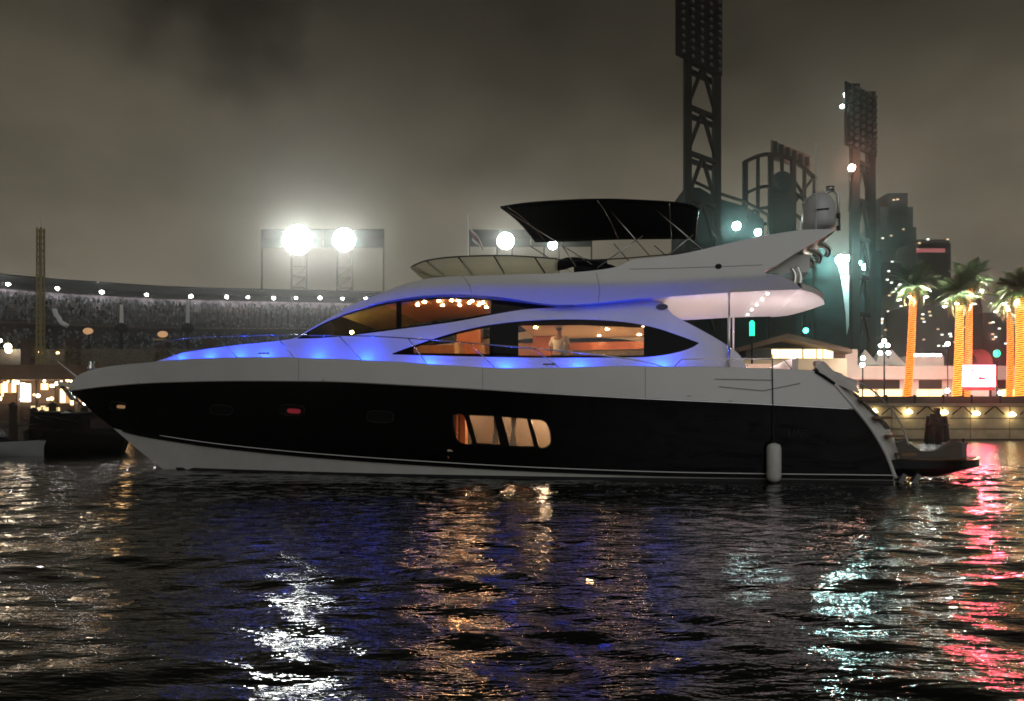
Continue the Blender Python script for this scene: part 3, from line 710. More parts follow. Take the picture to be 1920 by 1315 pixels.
q = LP(1130, 664, 0); MB().box((q.x + .3, 1.25, 2.85), (2.2, .8, .45)).box((q.x + .3, 1.6, 3.12), (2.2, .2, .5)).build('saloon_sofa', 'upholstery', yacht)
MB().box((LP(1170, 664, 0).x, -.6, 3.0), (1.1, .9, .05)).tube([(LP(1170, 664, 0).x, -.6, flz), (LP(1170, 664, 0).x, -.6, 3.0)], .07, 8).build('saloon_table', 'cream', yacht)
for (px, py) in ((790, 570), (812, 566), (822, 572), (838, 566), (850, 565), (858, 571), (875, 563), (862, 580), (880, 575), (898, 577), (912, 581), (905, 572), (830, 580), (783, 577)):
    # lamp on the ceiling, on its own sight line
    zc = 4.72; t = (zc - CH) / ((HY - py) / F); p = Vector(((px - CX) / F * t, t, zc)); lx = p.x * CT - (p.y - Y0) * ST; ly = p.x * ST + (p.y - Y0) * CT
    # ceiling height there
    k = min(range(len(rows)), key=lambda i: abs(rows[i][1].x - lx)); ly = max(-1.5, min(1.5, ly))
    MB().lathe((lx, ly, rows[k][1].z - .02), [(.04, 0), (.04, .015)], 10).build('ceiling_light', 'downlight', hc)
for (dx, yy) in ((.35, -.9), (2.3, -.2), (3.3, -.6), (2.0, 1.2), (3.2, 1.2)):
    MB().lathe((xm + dx, yy, cz - .012), [(.04, 0), (.04, .014)], 10).build('ceiling_light', 'downlight', yacht)
for (dx, yy) in ((1.3, .2), (2.9, .3)):  # added lamps below the sill, out of sight, brightening the ceiling
    MB().ball((xm + dx, yy, 2.78), .07, 10, 6).build('added_saloon_lamp', 'added_saloon_lamp', yacht, True)
q = LP(657, 624, 1.45); MB().ball(q + Vector((0, .1, .02)), .05, 10, 6).build('helm_lamp', 'helm_light', yacht, True)
# ---- hull window with four panes and the cabin behind it
frame_holes = [catmull([(849, 778), (869, 779), (877, 806), (884, 832), (859, 827), (852, 805), (849, 778)], 4)[:-1],
               [(880, 779), (926, 781), (938, 834), (894, 831)], [(941, 782), (988, 786), (1001, 837), (955, 836)],
               catmull([(995, 787), (1019, 790), (1029, 806), (1031, 832), (1012, 839), (1004, 815), (995, 787)], 4)[:-1]]
hw = shell('hull_window', hwin, frame_holes, hb_top, 'black_trim', yacht, 12, 0.03, off=0.012)
for h in frame_holes: shell('pane', h, [], hb_top, 'clear_glass', hw, 12, off=0.03)
xl, xr = LP(838, 800, 2.4).x, LP(1045, 800, 2.4).x
zl, zu = LP(940, 850, 2.4).z, LP(940, 768, 2.4).z
for sd, nm in ((-1, 'cabin'),):
    yb = -1.35
    b = MB().box(((xl + xr) / 2, yb, (zl + zu) / 2), (xr - xl, .04, zu - zl + .5)); b.build('cabin_wall', 'taupe', yacht)
    MB().box(((xl + xr) / 2, (yb - 2.35) / 2, zu + .10), (xr - xl, 1.05, .04)).build('cabin_ceiling', 'cherry_pale', yacht)
    MB().box(((xl + xr) / 2, (yb - 2.35) / 2, zl + .06), (xr - xl, 1.0, .05)).build('cabin_sideboard', 'cream', yacht)
    MB().box((xl + .02, (yb - 2.3) / 2, (zl + zu) / 2), (.04, 1.0, zu - zl + .3)).build('cabin_partition', 'cherry', yacht)
    MB().box((xr, (yb - 2.3) / 2, (zl + zu) / 2), (.04, 1.0, zu - zl + .3)).build('cabin_partition', 'curtain', yacht)
    MB().box((xl + .30, -1.75, (zl + zu) / 2), (.14, .3, zu - zl)).build('cabin_post', 'cherry_pale', yacht)
    b = MB(); 
    for x in (1.25, 1.72):
        xx = xl + x; b.add([(xx - .05, -2.2, zu + .05), (xx + .16, -2.2, zu + .05), (xx + .05, -2.2, (zl + zu) / 2), (xx + .14, -2.2, zl + .08), (xx - .12, -2.2, zl + .08), (xx - .02, -2.2, (zl + zu) / 2)], [(0, 1, 2, 5), (5, 2, 3, 4)])
    b.build('cabin_curtain', 'curtain', yacht)
    for x in (.5, 1.5, 2.35):
        MB().lathe((xl + x, -1.8, zu + .065), [(.04, 0), (.04, .012)], 10).build('cabin_light', 'cabin_lamp', yacht)
    MB().ball((xr - .38, -2.0, zu - .22), .045, 10, 6).build('reading_lamp', 'cabin_lamp', yacht, True)
# ---- portholes
for i, (cx, cyy, rx, ry) in enumerate(PORTS):
    ring = [LP(x, y, hb_top(x, y) + .006) for x, y in ell(cx, cyy, rx, ry, 28, .06, 3.2)]; ring.append(ring[0])
    po = MB().tube(ring, .013, 6, False).build('porthole', 'dark_steel', yacht, True)
    shell('pane', ports[i], [], hb_top, 'porthole_glass', po, 10, off=.02)
    inner = ell(cx + (6 if i == 0 else 3), cyy + 2, rx * .55, ry * .45, 12, .06, 4)
    shell('cabin_blind', ell(cx, cyy, rx * 1.1, ry * 1.1, 16), [], hb_top, 'trousers_dark', po, 10, off=.10)
    if i in (0, 2): shell('glowing_blind', inner, [], hb_top, 'port_warm' if i == 0 else 'port_red', po, 10, off=.085)  # cabin light put into the blind as a weak glow
# ---- dark grey lettering on the quarter (illegible in the dark): a row of slim strokes
b = MB()
for k, (x0, y0_, x1, y1_) in enumerate(((1479, 806, 1481, 819), (1481, 806, 1487, 819), (1487, 819, 1489, 806), (1493, 819, 1497, 806), (1497, 806, 1501, 819), (1503, 819, 1503, 806), (1503, 806, 1511, 808), (1511, 808, 1511, 812), (1511, 812, 1503, 813), (1507, 813, 1514, 820))):
    a = LP(x0, y0_, hb_top(x0, y0_) + .012); c = LP(x1, y1_, hb_top(x1, y1_) + .012); b.bar(a, c, .03, .012)
b.build('hull_lettering', 'letter_grey', yacht)
for (x, y) in ((606, 715), (258, 720), (1292, 745), (1370, 755)):
    q = LP(x, y - 3, hb_bul(x, y - 3) + .01); MB().box(q, (.09, .02, .025)).build('scupper', 'chrome', yacht)
q = LP(1320, 738, 2.66)
MB().tube([LP(1348, 725, 2.655), LP(1430, 733, 2.65), LP(1500, 719, 2.61)], .006, 5).tube([LP(1340, 711, 2.65), LP(1450, 713, 2.63)], .006, 5).build('hull_seam', 'black_trim', yacht)

for ln_ in ([(1180, 505), (1300, 502), (1430, 497)], [(1118, 512), (1124, 540), (1122, 567)], [(868, 518), (880, 535), (884, 551)]):
    MB().tube([LP(x, y, hb_fly(x, y) + .004) for x, y in catmull(ln_, 6)], .006, 5).build('panel_seam', 'grey_plastic', yacht)
for x_ in (560, 905, 1210):
    MB().tube([LP(x_, y, hb_bul(x_, y) + .004) for y in np.linspace(Spy(x_) + 1, Kpy(x_) - 2, 5)], .005, 5).build('panel_seam', 'grey_plastic', yacht)
# ---- things on the yacht that are not part of it
fx = LP(1451, 868, hb_top(1451, 868) + .20); fw = L2W(fx)
fe = empty('fender', (fw.x, fw.y, 0), 0)
tag(fe, 'white cylindrical fender hanging on a line at the black hull near the stern', 'fender')
hF = 0.012 * 0 + 1.0; ft_ = L2W(LP(1451, 831, hb_top(1451, 868) + .2)).z
MB().lathe((0, 0, 0), [(.05, .02), (.14, .07), (.17, .16), (.17, ft_ - .12), (.14, ft_ - .04), (.05, ft_)], 18).build('body', 'fender_white', fe, True)
gz = L2W(LP(1448, 692, 2.6))
MB().tube([(0, 0, ft_ - .02), Vector((gz.x - fw.x - .01, gz.y - fw.y - .08, gz.z * .62)), Vector((gz.x - fw.x, gz.y - fw.y, gz.z + .35))], .012, 6).build('line', 'rope', fe)
# folded white cover on the stern quarter
c0 = L2W(LP(1556, 705, 2.15))
ca = empty('folded_canvas', c0, -TH); tag(ca, 'crumpled white canvas cover bundled on the stern quarter beside the stairs', 'cover')
b = MB(); n1, n2 = 14, 12; rows = []
for i in range(n1 + 1):
    u = i / n1; r = []
    for j in range(n2 + 1):
        a = math.pi * j / n2; rad = (.30 + .06 * math.sin(7 * u + 2) + .05 * math.sin(5 * a + 9 * u)) * (0.55 + .45 * math.sin(math.pi * min(1, u * 1.2 + .1)))
        r.append((-.35 + .95 * u + .04 * math.sin(6 * a), -rad * math.cos(a) * 1.0, rad * math.sin(a) * 1.35 - .45 * u))
    rows.append(r)
b.grid(rows).build('canvas_fold', 'white_cushion', ca, True)
MB().box((-.38, 0, .06), (.16, .5, .14)).build('strap', 'black_trim', ca)

# ------------------------------------------------------------------ people
def person(name, label, loc, rz, shirt, hair, arms, group=None, h=1.78, lean=0.0):
    root = empty(name, loc, rz); tag(root, label, 'person', group); k = h / 1.78
    def skin(nm, pts, edges, radii, m, root_i=0):
        me = bpy.data.meshes.new(nm); me.from_pydata([tuple(Vector(p) * k) for p in pts], edges, []); me.update(); me.materials.append(MATS[m])
        o = link(bpy.data.objects.new(nm, me), root); md = o.modifiers.new('skin', 'SKIN'); md.use_smooth_shade = True
        lay = me.skin_vertices[0].data
        for i, r in enumerate(radii): lay[i].radius = (r[0] * k, r[1] * k) if isinstance(r, tuple) else (r * k, r * k)
        lay[root_i].use_root = True
        o.modifiers.new('sub', 'SUBSURF').levels = 1; o.modifiers['sub'].render_levels = 2
        return o
    ln = lean
    sh, el, ha = arms            # right arm elbow/hand, left mirrored unless given twice
    pts = [(0, 0, .95), (0, -ln * .4, 1.2), (0, -ln * .8, 1.42), (0, -ln, 1.52), (0, -ln - .01, 1.60), (0, -ln - .015, 1.70), (0, -ln, 1.76)]
    rad = [(.15, .10), (.14, .10), (.15, .10), .06, .07, (.078, .092), (.05, .06)]
    edges = [(i, i + 1) for i in range(6)]
    for s in (-1, 1):
        b0 = len(pts); pts += [(s * .19, -ln * .8, 1.42), (s * sh[0], sh[1] - ln, sh[2]), (s * el[0], el[1] - ln, el[2]), (s * ha[0], ha[1] - ln, ha[2])]; rad += [.06, .045, .035, .022]
        edges += [(2, b0), (b0, b0 + 1), (b0 + 1, b0 + 2), (b0 + 2, b0 + 3)]
        b1 = len(pts); pts += [(s * .09, 0, .90), (s * .10, -.02, .50), (s * .10, 0, .10), (s * .11, -.14, .03)]; rad += [.09, .06, .045, .035]
        edges += [(0, b1), (b1, b1 + 1), (b1 + 1, b1 + 2), (b1 + 2, b1 + 3)]
    skin('body', pts, edges, rad, 'skin')
    sp = [(0, 0, .93), (0, -ln * .4, 1.2), (0, -ln * .8, 1.40), (0, -ln, 1.49)]; sr = [(.175, .125), (.165, .125), (.175, .125), .075]; se = [(0, 1), (1, 2), (2, 3)]
    for s in (-1, 1):
        b0 = len(sp); sp += [(s * .2, -ln * .8, 1.41), (s * sh[0], sh[1] - ln, sh[2])]; sr += [.08, .065]; se += [(2, b0), (b0, b0 + 1)]
    skin('shirt', sp, se, sr, shirt)
    tp = [(0, 0, .95)]; tr = [(.16, .115)]; te = []
    for s in (-1, 1):
        b0 = len(tp); tp += [(s * .09, 0, .88), (s * .10, -.02, .50), (s * .10, 0, .12)]; tr += [.105, .08, .07]; te += [(0, b0), (b0, b0 + 1), (b0 + 1, b0 + 2)]
    skin('trousers', tp, te, tr, 'trousers_dark')
    MB().ball((0, (-ln + .02) * k, 1.715 * k), .1 * k, 12, 8, (.98, 1.05, .95)).build('hair', hair, root, True)
    for s in (-1, 1): MB().ball((s * .085 * k, (-ln + .0) * k, 1.66 * k), .022 * k, 6, 4, (.5, 1, 1.4)).build('ear', 'skin', root, True)
    MB().ball((0, (-ln - .105) * k, 1.655 * k), .018 * k, 6, 4, (.8, 1, 1.3)).build('nose', 'skin', root, True)
    return root
pw = L2W(LP(1047, 640, 0.7)); 
person('person', 'person in a white shirt standing inside the lit saloon, seen through the window', (pw.x, pw.y, flz), math.radians(150), 'shirt_white', 'hair_grey', ((.30, -.02, 1.20), (.30, -.12, 1.0), (.26, -.30, 1.02)), h=1.74, lean=.06)

# ------------------------------------------------------------------ water
xs = np.concatenate([-np.geomspace(420, 19.5, 46), np.arange(-19, 19.01, .085), np.geomspace(19.5, 420, 46)])
ys = np.concatenate([np.array([-30, -18, -8, -2, 0.5]), np.arange(1.6, 31, .075), np.geomspace(31.2, 92, 60)])
X, Yg = np.meshgrid(xs, ys); Z = np.zeros_like(X)
for k in range(46):
    lam = 0.34 * (1.075 ** k) * (0.9 + .2 * rng.random()); lam = min(lam, 4.5)
    ang = rng.normal(math.radians(84), 0.5); kx, ky = math.cos(ang) * 2 * math.pi / lam, math.sin(ang) * 2 * math.pi / lam
    slope = 0.034 * (lam / .6) ** -0.85; amp = slope * lam / (2 * math.pi)
    sp = 0.085
    Z += amp * np.sin(kx * X + ky * Yg + rng.random() * 6.28) * (1.0 if lam > 4 * sp else .5)
fade = np.clip((32 - Yg) / 10, 0, 1) * np.clip((19 - np.abs(X)) / 2.5, 0, 1) * np.clip((Yg - .5) / 1.5, 0, 1)
Z *= fade
nx, ny = len(xs), len(ys)
co = np.stack([X, Yg, Z], -1).reshape(-1, 3).astype(np.float32)
idx = np.arange(nx * ny).reshape(ny, nx); quads = np.stack([idx[:-1, :-1], idx[:-1, 1:], idx[1:, 1:], idx[1:, :-1]], -1).reshape(-1, 4)
me = bpy.data.meshes.new('water'); me.vertices.add(len(co)); me.vertices.foreach_set('co', co.ravel())
me.loops.add(quads.size); me.loops.foreach_set('vertex_index', quads.ravel().astype(np.int32))
me.polygons.add(len(quads)); me.polygons.foreach_set('loop_start', np.arange(0, quads.size, 4, dtype=np.int32)); me.polygons.foreach_set('loop_total', np.full(len(quads), 4, np.int32))
me.polygons.foreach_set('use_smooth', np.ones(len(quads), bool)); me.update(calc_edges=True)
m, t, b_ = new_mat('water')
b_.inputs['Base Color'].default_value = (0.004, 0.006, 0.006, 1); b_.inputs['Roughness'].default_value = 0.01; b_.inputs['IOR'].default_value = 1.333
c = t.nodes.new('ShaderNodeTexCoord'); mpn = t.nodes.new('ShaderNodeMapping'); mpn.inputs['Scale'].default_value = (0.7, 2.0, 1.0); mpn.inputs['Rotation'].default_value = (0, 0, 0.12)
t.links.new(c.outputs['Object'], mpn.inputs[0])
n1 = t.nodes.new('ShaderNodeTexNoise'); n1.inputs['Scale'].default_value = 2.8; n1.inputs['Detail'].default_value = 4; n1.inputs['Roughness'].default_value = .55
t.links.new(mpn.outputs[0], n1.inputs['Vector'])
bp1 = t.nodes.new('ShaderNodeBump'); bp1.inputs['Strength'].default_value = 1.0; bp1.inputs['Distance'].default_value = 0.032
t.links.new(n1.outputs['Fac'], bp1.inputs['Height']); t.links.new(bp1.outputs[0], b_.inputs['Normal'])
me.materials.append(m)
water = link(bpy.data.objects.new('water', me)); structure(water)

# ------------------------------------------------------------------ shore: land, quays
structure(mesh_obj('ground', [(-900, 84.5, 1.9), (900, 84.5, 1.9), (900, 1400, 1.9), (-900, 1400, 1.9)], [(0, 1, 2, 3)], 'land'))
# quay wall, dark, across the harbour (town side)
qw = MB().box((-60, 84.2, .4), (240, .8, 3.0)).build('quay_wall', 'quay_dark'); tag(qw, 'dark low quay wall at the water behind the yacht bow', 'quay wall')
# lit boardwalk on the stern side of the yacht
RQ = 73.0; RZ = W(0, 757, RQ).z
bw = empty('boardwalk', (0, 0, 0)); tag(bw, 'lit concrete boardwalk quay with dark parapet and lamps beyond the stern', 'quay')
MB().box((70, RQ + 12.5, RZ / 2 - .8), (110, 24, RZ + 1.4)).build('deck', 'promenade', bw)
x = 14.6
while x < 75:
    for z0, z1 in ((.1, 1.05), (1.15, 2.15), (2.25, RZ - .35)):
        MB().box((x + 2.0, RQ + .35, (z0 + z1) / 2), (3.92, .3, z1 - z0)).build('panel', 'quay_concrete', bw)
    x += 4.0
MB().box((45, RQ + .1, RZ - .12), (62, 1.0, .28)).build('edge_beam', 'quay_concrete', bw)
pz = W(0, 744, RQ).z
x = 15.0
while x < 75:
    MB().box((x + 1.45, RQ + .5, (RZ + pz) / 2 + .05), (2.7, .12, pz - RZ)).build('parapet_panel', 'parapet_brown', bw); MB().box((x, RQ + .5, (RZ + pz) / 2 + .1), (.16, .2, pz - RZ + .2)).build('parapet_post', 'steel_rust', bw); x += 2.9
for i, (px, py) in enumerate(((1640, 772), (1705, 773), (1772, 774), (1832, 776), (1899, 778), (1962, 779))):
    p = W(px, py, RQ - .25); lamp = MB().lathe((p.x, p.y + .1, p.z), [(.05, .3), (.28, .1), (.34, -.02), (.30, -.08), (.1, -.16)], 14).build('quay_lamp', 'quay_lamp', bw, True)
    MB().bar((p.x, p.y + .2, p.z + .2), (p.x, RQ + .3, RZ - .3), .08).build('lamp_arm', 'steel_rust', lamp)
    c0 = W(px + 32, 760, RQ); 
    for d in (-1, 1): MB().bar((c0.x, RQ - .1, RZ - .25), (c0.x + d * 1.0, RQ - .05, RZ - 1.1), .10).build('brace', 'steel_rust', bw)
# mooring dolphin
p0 = W(1757, 826, 66); md = empty('mooring_dolphin', (p0.x, 66, 0)); tag(md, 'dark timber mooring dolphin standing in the water off the lit boardwalk', 'piling')
for k in range(7):
    a = k * 0.9; r = .75 if k else 0; hz = 2.3 + .25 * math.sin(k * 2.1) + (.75 if k == 0 else 0)
    MB().tube([(r * 1.15 * math.cos(a), r * 1.15 * math.sin(a), -1), (r * .8 * math.cos(a), r * .8 * math.sin(a), hz)], [.30, .26], 10).build('pile', 'pile_wood', md, True)
MB().tube([(.95 * math.cos(a), .95 * math.sin(a), 1.5) for a in np.linspace(0, 6.283, 17)], .06, 6, False).build('binding', 'dark_steel', md)

# ------------------------------------------------------------------ palms with wound light strings
def frond_mesh(nm, L_, droop, m, seed):
    r = random.Random(seed); mb = MB(); n = 14; pts = []
    for i in range(n + 1):
        u = i / n; pts.append(Vector((L_ * u * (1 - .18 * u * droop), 0, L_ * (.42 * u - .75 * droop * u * u))))
    mb.tube(pts, [.035 * (1 - .8 * i / n) for i in range(n + 1)], 4)
    for i in range(2, n * 3):
        u = i / (n * 3); q = pts[int(u * n)].lerp(pts[min(n, int(u * n) + 1)], u * n - int(u * n)); ll = (.62 * math.sin(math.pi * min(1, .12 + u * .92)) + .10) * L_ / 2.1
        for s in (-1, 1):
            tip = q + Vector((ll * .55, s * ll * .8, -ll * (.12 + .3 * r.random()))); w = .05
            mb.add([q + Vector((-w, 0, 0)), q + Vector((w, 0, 0)), tip], [(0, 1, 2)])
    o = mesh_obj(nm, mb.v, mb.f, m); me = o.data; bpy.data.objects.remove(o); return me
FR = [frond_mesh('frond', 2.5, .55, 'palm_leaf', 1), frond_mesh('frond', 2.4, .95, 'palm_leaf', 2), frond_mesh('frond', 2.1, 1.5, 'palm_leaf_dry', 3)]
def palm(label, base_px, top_px, top_py, Y, string, rw, nf, seed, base_py=741, scl=1.0):
    r = random.Random(seed); a = W(base_px, base_py, Y); a.z = RZ if base_px > 1400 else 1.9; c = W(top_px, top_py, Y)
    root = empty('palm_tree', a); tag(root, label, 'palm tree', 'palms wound with light strings on the boardwalk')
    top = c - a
    MB().tube([top * u + Vector((.12 * math.sin(3 * u), 0, 0)) for u in np.linspace(0, 1.06, 12)], [rw * (1.15 - .3 * u) for u in np.linspace(0, 1, 12)], 12).build('trunk', 'palm_bark', root, True)
    turns = int(top.length / .23); pts = []
    for i in range(turns * 10 + 1):
        u = i / (turns * 10); ang = 2 * math.pi * i / 10; q = top * u + Vector((.12 * math.sin(3 * u), 0, 0)); rr = rw * (1.15 - .3 * u) + .03
        pts.append(q + Vector((rr * math.cos(ang), rr * math.sin(ang), .02 * math.sin(i * 1.7))))
    MB().tube(pts, .062, 4).build('light_string', string, root)
    ct = top * 1.05
    for k in range(nf):
        g = k / nf; el = math.radians(75 - 130 * g + r.uniform(-8, 8)); az = k * 2.399 + r.uniform(-.2, .2)
        kind = 0 if g < .45 else (1 if g < .78 else 2)
        o = link(bpy.data.objects.new('frond', FR[kind]), root); o.location = ct + Vector((0, 0, .25 - .5 * g)); s = scl * r.uniform(1.0, 1.3); o.scale = (s, s, s)
        o.rotation_euler = (r.uniform(-.3, .3), -el * .75, az)
    for k in range(4):  # invented lamps, added to brighten the palm crown from below
        an = k * 1.571 - 2.3; q = top * .945 + Vector((math.cos(an), math.sin(an), 0)) * (rw + 1.0)
        cl = MB().tube([q, q + Vector((0, 0, .16))], .17, 10, False).build('added_crown_lamp', 'dark_steel', root); MB().lathe(q, [(.155, .02), (.155, .05)], 10).build('bulb', 'added_uplight', cl); MB().bar(top * .91, q, .06).build('lamp_arm', 'dark_steel', cl)
    return root
palm('palm nearest the yacht with its single trunk wound in orange lights', 1700, 1712, 548, 80, 'string_orange', .34, 46, 3)
palm('shorter palm with a yellow lit trunk in front of the bright sign', 1793, 1799, 562, 79, 'string_yellow', .38, 44, 5)
palm('taller orange lit palm right behind the yellow lit one', 1812, 1817, 535, 86, 'string_orange', .32, 46, 8)
palm('palm with a slim orange lit trunk beyond the bright sign', 1892, 1893, 572, 81, 'string_orange', .27, 42, 11)
palm('rightmost palm, thick yellow lit trunk at the edge of the photo', 1911, 1911, 556, 79, 'string_yellow', .40, 44, 14)

# ------------------------------------------------------------------ buildings beyond the boardwalk
tb = empty('harbour_building', (0, 0, 0)); tag(tb, 'long low cream building with flat parapet and dark upper openings behind the palms', 'building')
BY = 97.0
def pbox(x0, x1, y0, y1, Y, dep, nm, m, par):
    a = W(x0, y1, Y); c = W(x1, y0, Y); return MB().box(((a.x + c.x) / 2, Y + dep / 2, (a.z + c.z) / 2), (c.x - a.x, dep, c.z - a.z)).build(nm, m, par)
pbox(1585, 2060, 711, 755, BY + .6, 14, 'wall', 'white_render', tb); pbox(1580, 2062, 686, 711.5, BY, 15, 'parapet', 'white_render', tb)
pbox(1585, 1608, 655, 686, BY + 1, 6, 'stair_tower', 'white_render', tb)
pbox(1700, 1770, 668, 686.5, BY + 3, 6, 'roof_screen', 'white_render', tb)
for x0, x1 in ((1612, 1687), (1724, 1766), (1872, 1890)): pbox(x0, x1, 713, 729, BY + .45, .2, 'opening', 'dark_opening', tb)
for x0, x1 in ((1600, 1640), (1648, 1691), (1721, 1741), (1744, 1768), (1880, 1930)): pbox(x0, x1, 731, 750, BY + .42, .2, 'lit_window', 'shop_window', tb)
for x0 in (1622, 1650, 1672): 
    w0 = W(x0, 686, BY + 4); h = MB(); h.add([w0 + Vector((-1.3, -1.3, 0)), w0 + Vector((1.3, -1.3, 0)), w0 + Vector((1.3, 1.3, 0)), w0 + Vector((-1.3, 1.3, 0)), w0 + Vector((0, 0, 2.3))], [(0, 1, 4), (1, 2, 4), (2, 3, 4), (3, 0, 4), (0, 3, 2, 1)]); h.build('roof_tent', 'pale_tent', tb)
pbox(1715, 1765, 664, 668, BY + 3, 1.0, 'roof_light', 'globe_white', tb)
# red roofed kiosk
rk = empty('red_kiosk', (0, 0, 0)); tag(rk, 'small kiosk with a rounded red canvas roof above the bright sign', 'kiosk')
a = W(1818, 684, 93); c = W(1862, 684, 93); b = MB(); rows = []
for k in np.linspace(0, 1, 12):
    an = math.pi * k; rows.append([(a.x + (c.x - a.x) * (.5 - .5 * math.cos(an)), 93 + d, a.z + 2.0 * math.sin(an)) for d in (0, 3)])
b.grid(rows).build('roof', 'red_canvas', rk, True); MB().box(((a.x + c.x) / 2, 94.5, (RZ + a.z) / 2), (c.x - a.x - .4, 2.6, a.z - RZ)).build('wall', 'white_render', rk)
# bright sign on posts
sg = empty('display_screen', (0, 0, 0)); tag(sg, 'bright pinkish white display screen standing between the palms on the boardwalk', 'screen')
a = W(1798, 725, 84); c = W(1867, 685, 84)
pan = MB().box(((a.x + c.x) / 2, 84.2, (a.z + c.z) / 2), (c.x - a.x, .3, c.z - a.z)).build('screen', 'sign_screen', sg)
f = MB().add([W(1834, 712, 83.98), W(1858, 712, 83.98), W(1836, 706, 83.98)], [(0, 1, 2)]); f.build('screen_mark', 'sign_red', pan)
MB().box(W(1823, 695, 83.97), (.22, .02, .25)).build('screen_mark', 'sign_red', pan)
for px in (1806, 1858): p = W(px, 725, 84.2); MB().box((p.x, 84.3, (p.z + RZ) / 2), (.18, .18, p.z - RZ)).build('post', 'steel_rust', sg)
MB().box(((a.x + c.x) / 2, 84.3, a.z - .25), (c.x - a.x, .22, .35)).build('skirt', 'red_canvas', sg)
# green shaded lamp
gl = empty('green_lamp', W(1869, 690, 88)); tag(gl, 'small pale green lamp on a post beside the bright sign', 'lamp')
MB().tube([(0, 0, RZ - gl.location.z), (0, 0, 1.4)], .06, 6).build('post', 'steel_green', gl); MB().ball((0, 0, 1.75), .4, 10, 6, (1, 1, 1.2)).build('globe', 'green_lamp', gl, True)
# five-globe street lamp
lp0 = W(1658, 741, 88); sl_ = empty('street_lamp', (lp0.x, 88, RZ)); tag(sl_, 'five globe street lamp in front of the cream building', 'street lamp')
tz = W(0, 648, 88).z - RZ
MB().tube([(0, 0, 0), (0, 0, tz)], [.12, .07], 8).build('post', 'steel_green', sl_, True)
for (dx, dz_) in ((-.42, .0), (.42, .0), (-.5, -.9), (.5, -.9), (0, .55)): MB().ball((dx, 0, tz + dz_), .24, 10, 6).build('globe', 'globe_white', sl_, True)
for (px, py) in ((1618, 672), (1617, 684), (1777, 645), (1776, 733), (1876, 737)):
    p = W(px, py, 90); l_ = empty('lamp_post', (p.x, 90, RZ)); tag(l_, {1618: 'small white globe lamp by the stair tower of the cream building', 1617: 'low white globe lamp under the stair tower', 1777: 'tall white globe lamp between the two front palms', 1776: 'low lamp at the foot of the yellow lit palm', 1876: 'low white lamp beyond the bright sign'}[px], 'street lamp', 'lamps along the boardwalk')
    MB().tube([(0, 0, 0), (0, 0, p.z - RZ)], .05, 6).build('post', 'steel_green', l_); MB().ball((0, 0, p.z - RZ), .26, 10, 6).build('globe', 'globe_white', l_, True)
# waterfront restaurant seen through the cockpit
rs = empty('restaurant_pavilion', (0, 0, 0)); tag(rs, 'glass waterfront restaurant with warm lit windows seen past the cockpit', 'building')
RY = 92.0
pbox(1395, 1588, 672, 760, RY + .5, 10, 'wall', 'cream', rs)
for i, (x0, x1) in enumerate(((1448, 1462), (1464, 1504), (1508, 1530), (1533, 1542), (1545, 1562))): pbox(x0, x1, 655, 672, RY + .6, .2, 'window', 'restaurant_glass', rs)
pbox(1400, 1446, 655, 672, RY + .7, .2, 'window', 'tower_dark', rs)
pbox(1398, 1585, 653, 673, RY + 1.2, 8, 'core', 'brown_roof', rs)
a, c, d_ = W(1385, 652, RY - 1), W(1478, 625, RY - 1), W(1598, 655, RY - 1)
MB().prism([a, c, d_, d_ - Vector((0, 0, .5)), c - Vector((0, 0, .7)), a - Vector((0, 0, .5))], (0, 12, 0)).build('roof', 'brown_roof', rs)
p = W(1511, 620, RY - 2); MB().ball(p, .35, 10, 6).build('roof_lamp', 'teal_lamp', rs, True)
# green navigation lamp post
gp = empty('green_beacon', ground_px(1410, 80, RZ)); tag(gp, 'short green glowing beacon post seen under the flybridge overhang', 'beacon')
p = W(1410, 618, 80); MB().tube([(0, 0, 0), (0, 0, p.z - RZ - .7)], .12, 8).build('post', 'steel_green', gp); MB().lathe((0, 0, p.z - RZ), [(.28, -.7), (.28, .8), (.1, 1.0)], 12).build('lens', 'green_lamp', gp, True)

# ------------------------------------------------------------------ ballpark: grandstand bowl behind the bow
gs = empty('grandstand', (0, 0, 0)); tag(gs, 'curved stadium grandstand with rim lights and crowd beyond the bow', 'stadium')
rim = catmull([(-330, 480, 165), (-150, 502, 178), (0, 515, 190), (100, 524, 200), (200, 531, 209), (300, 537.5, 217), (400, 541, 224), (550, 545, 232), (700, 548, 238), (850, 549, 241), (1000, 549, 242)], 5)
rt = [W(*p) for p in rim]
def toward(p, d, dz_): v = Vector((p.x, p.y, 0)).normalized(); return Vector((p.x - v.x * d, p.y - v.y * d, p.z + dz_))
MB().grid([[toward(p, -1, 0) for p in rt], [toward(p, 0, 0) for p in rt], [toward(p, 0, -4.2) for p in rt]]).build('rim_fascia', 'stand_dark', gs)
MB().grid([[toward(p, 0, -1.2) for p in rt], [toward(p, 5, -.6) for p in rt], [toward(p, 5, -1.0) for p in rt], [toward(p, 0, -2.0) for p in rt]]).build('canopy', 'stand_dark', gs)
MB().grid([[toward(p, 1.6, -4.0) for p in rt], [toward(p, 1.7, -6.2) for p in rt]]).build('added_lamp_strip', 'added_strip_pale', gs)  # pale strip added behind the rim lamps to show their arcs of light
def tier(d0, z0, d1, nrow, rise, m):
    lines = []
    for r in range(nrow):
        f = r / nrow; d = d0 + (d1 - d0) * f; z = z0 - rise * f; lines.append([toward(p, d, z) for p in rt]); lines.append([toward(p, d + (d1 - d0) / nrow, z) for p in rt])
    return MB().grid(lines).build('seating_tier', m, gs)
tier(1.8, -6.2, 20, 16, 9, 'stand_green'); tier(20, -17, 40, 14, 8, 'stand_green')
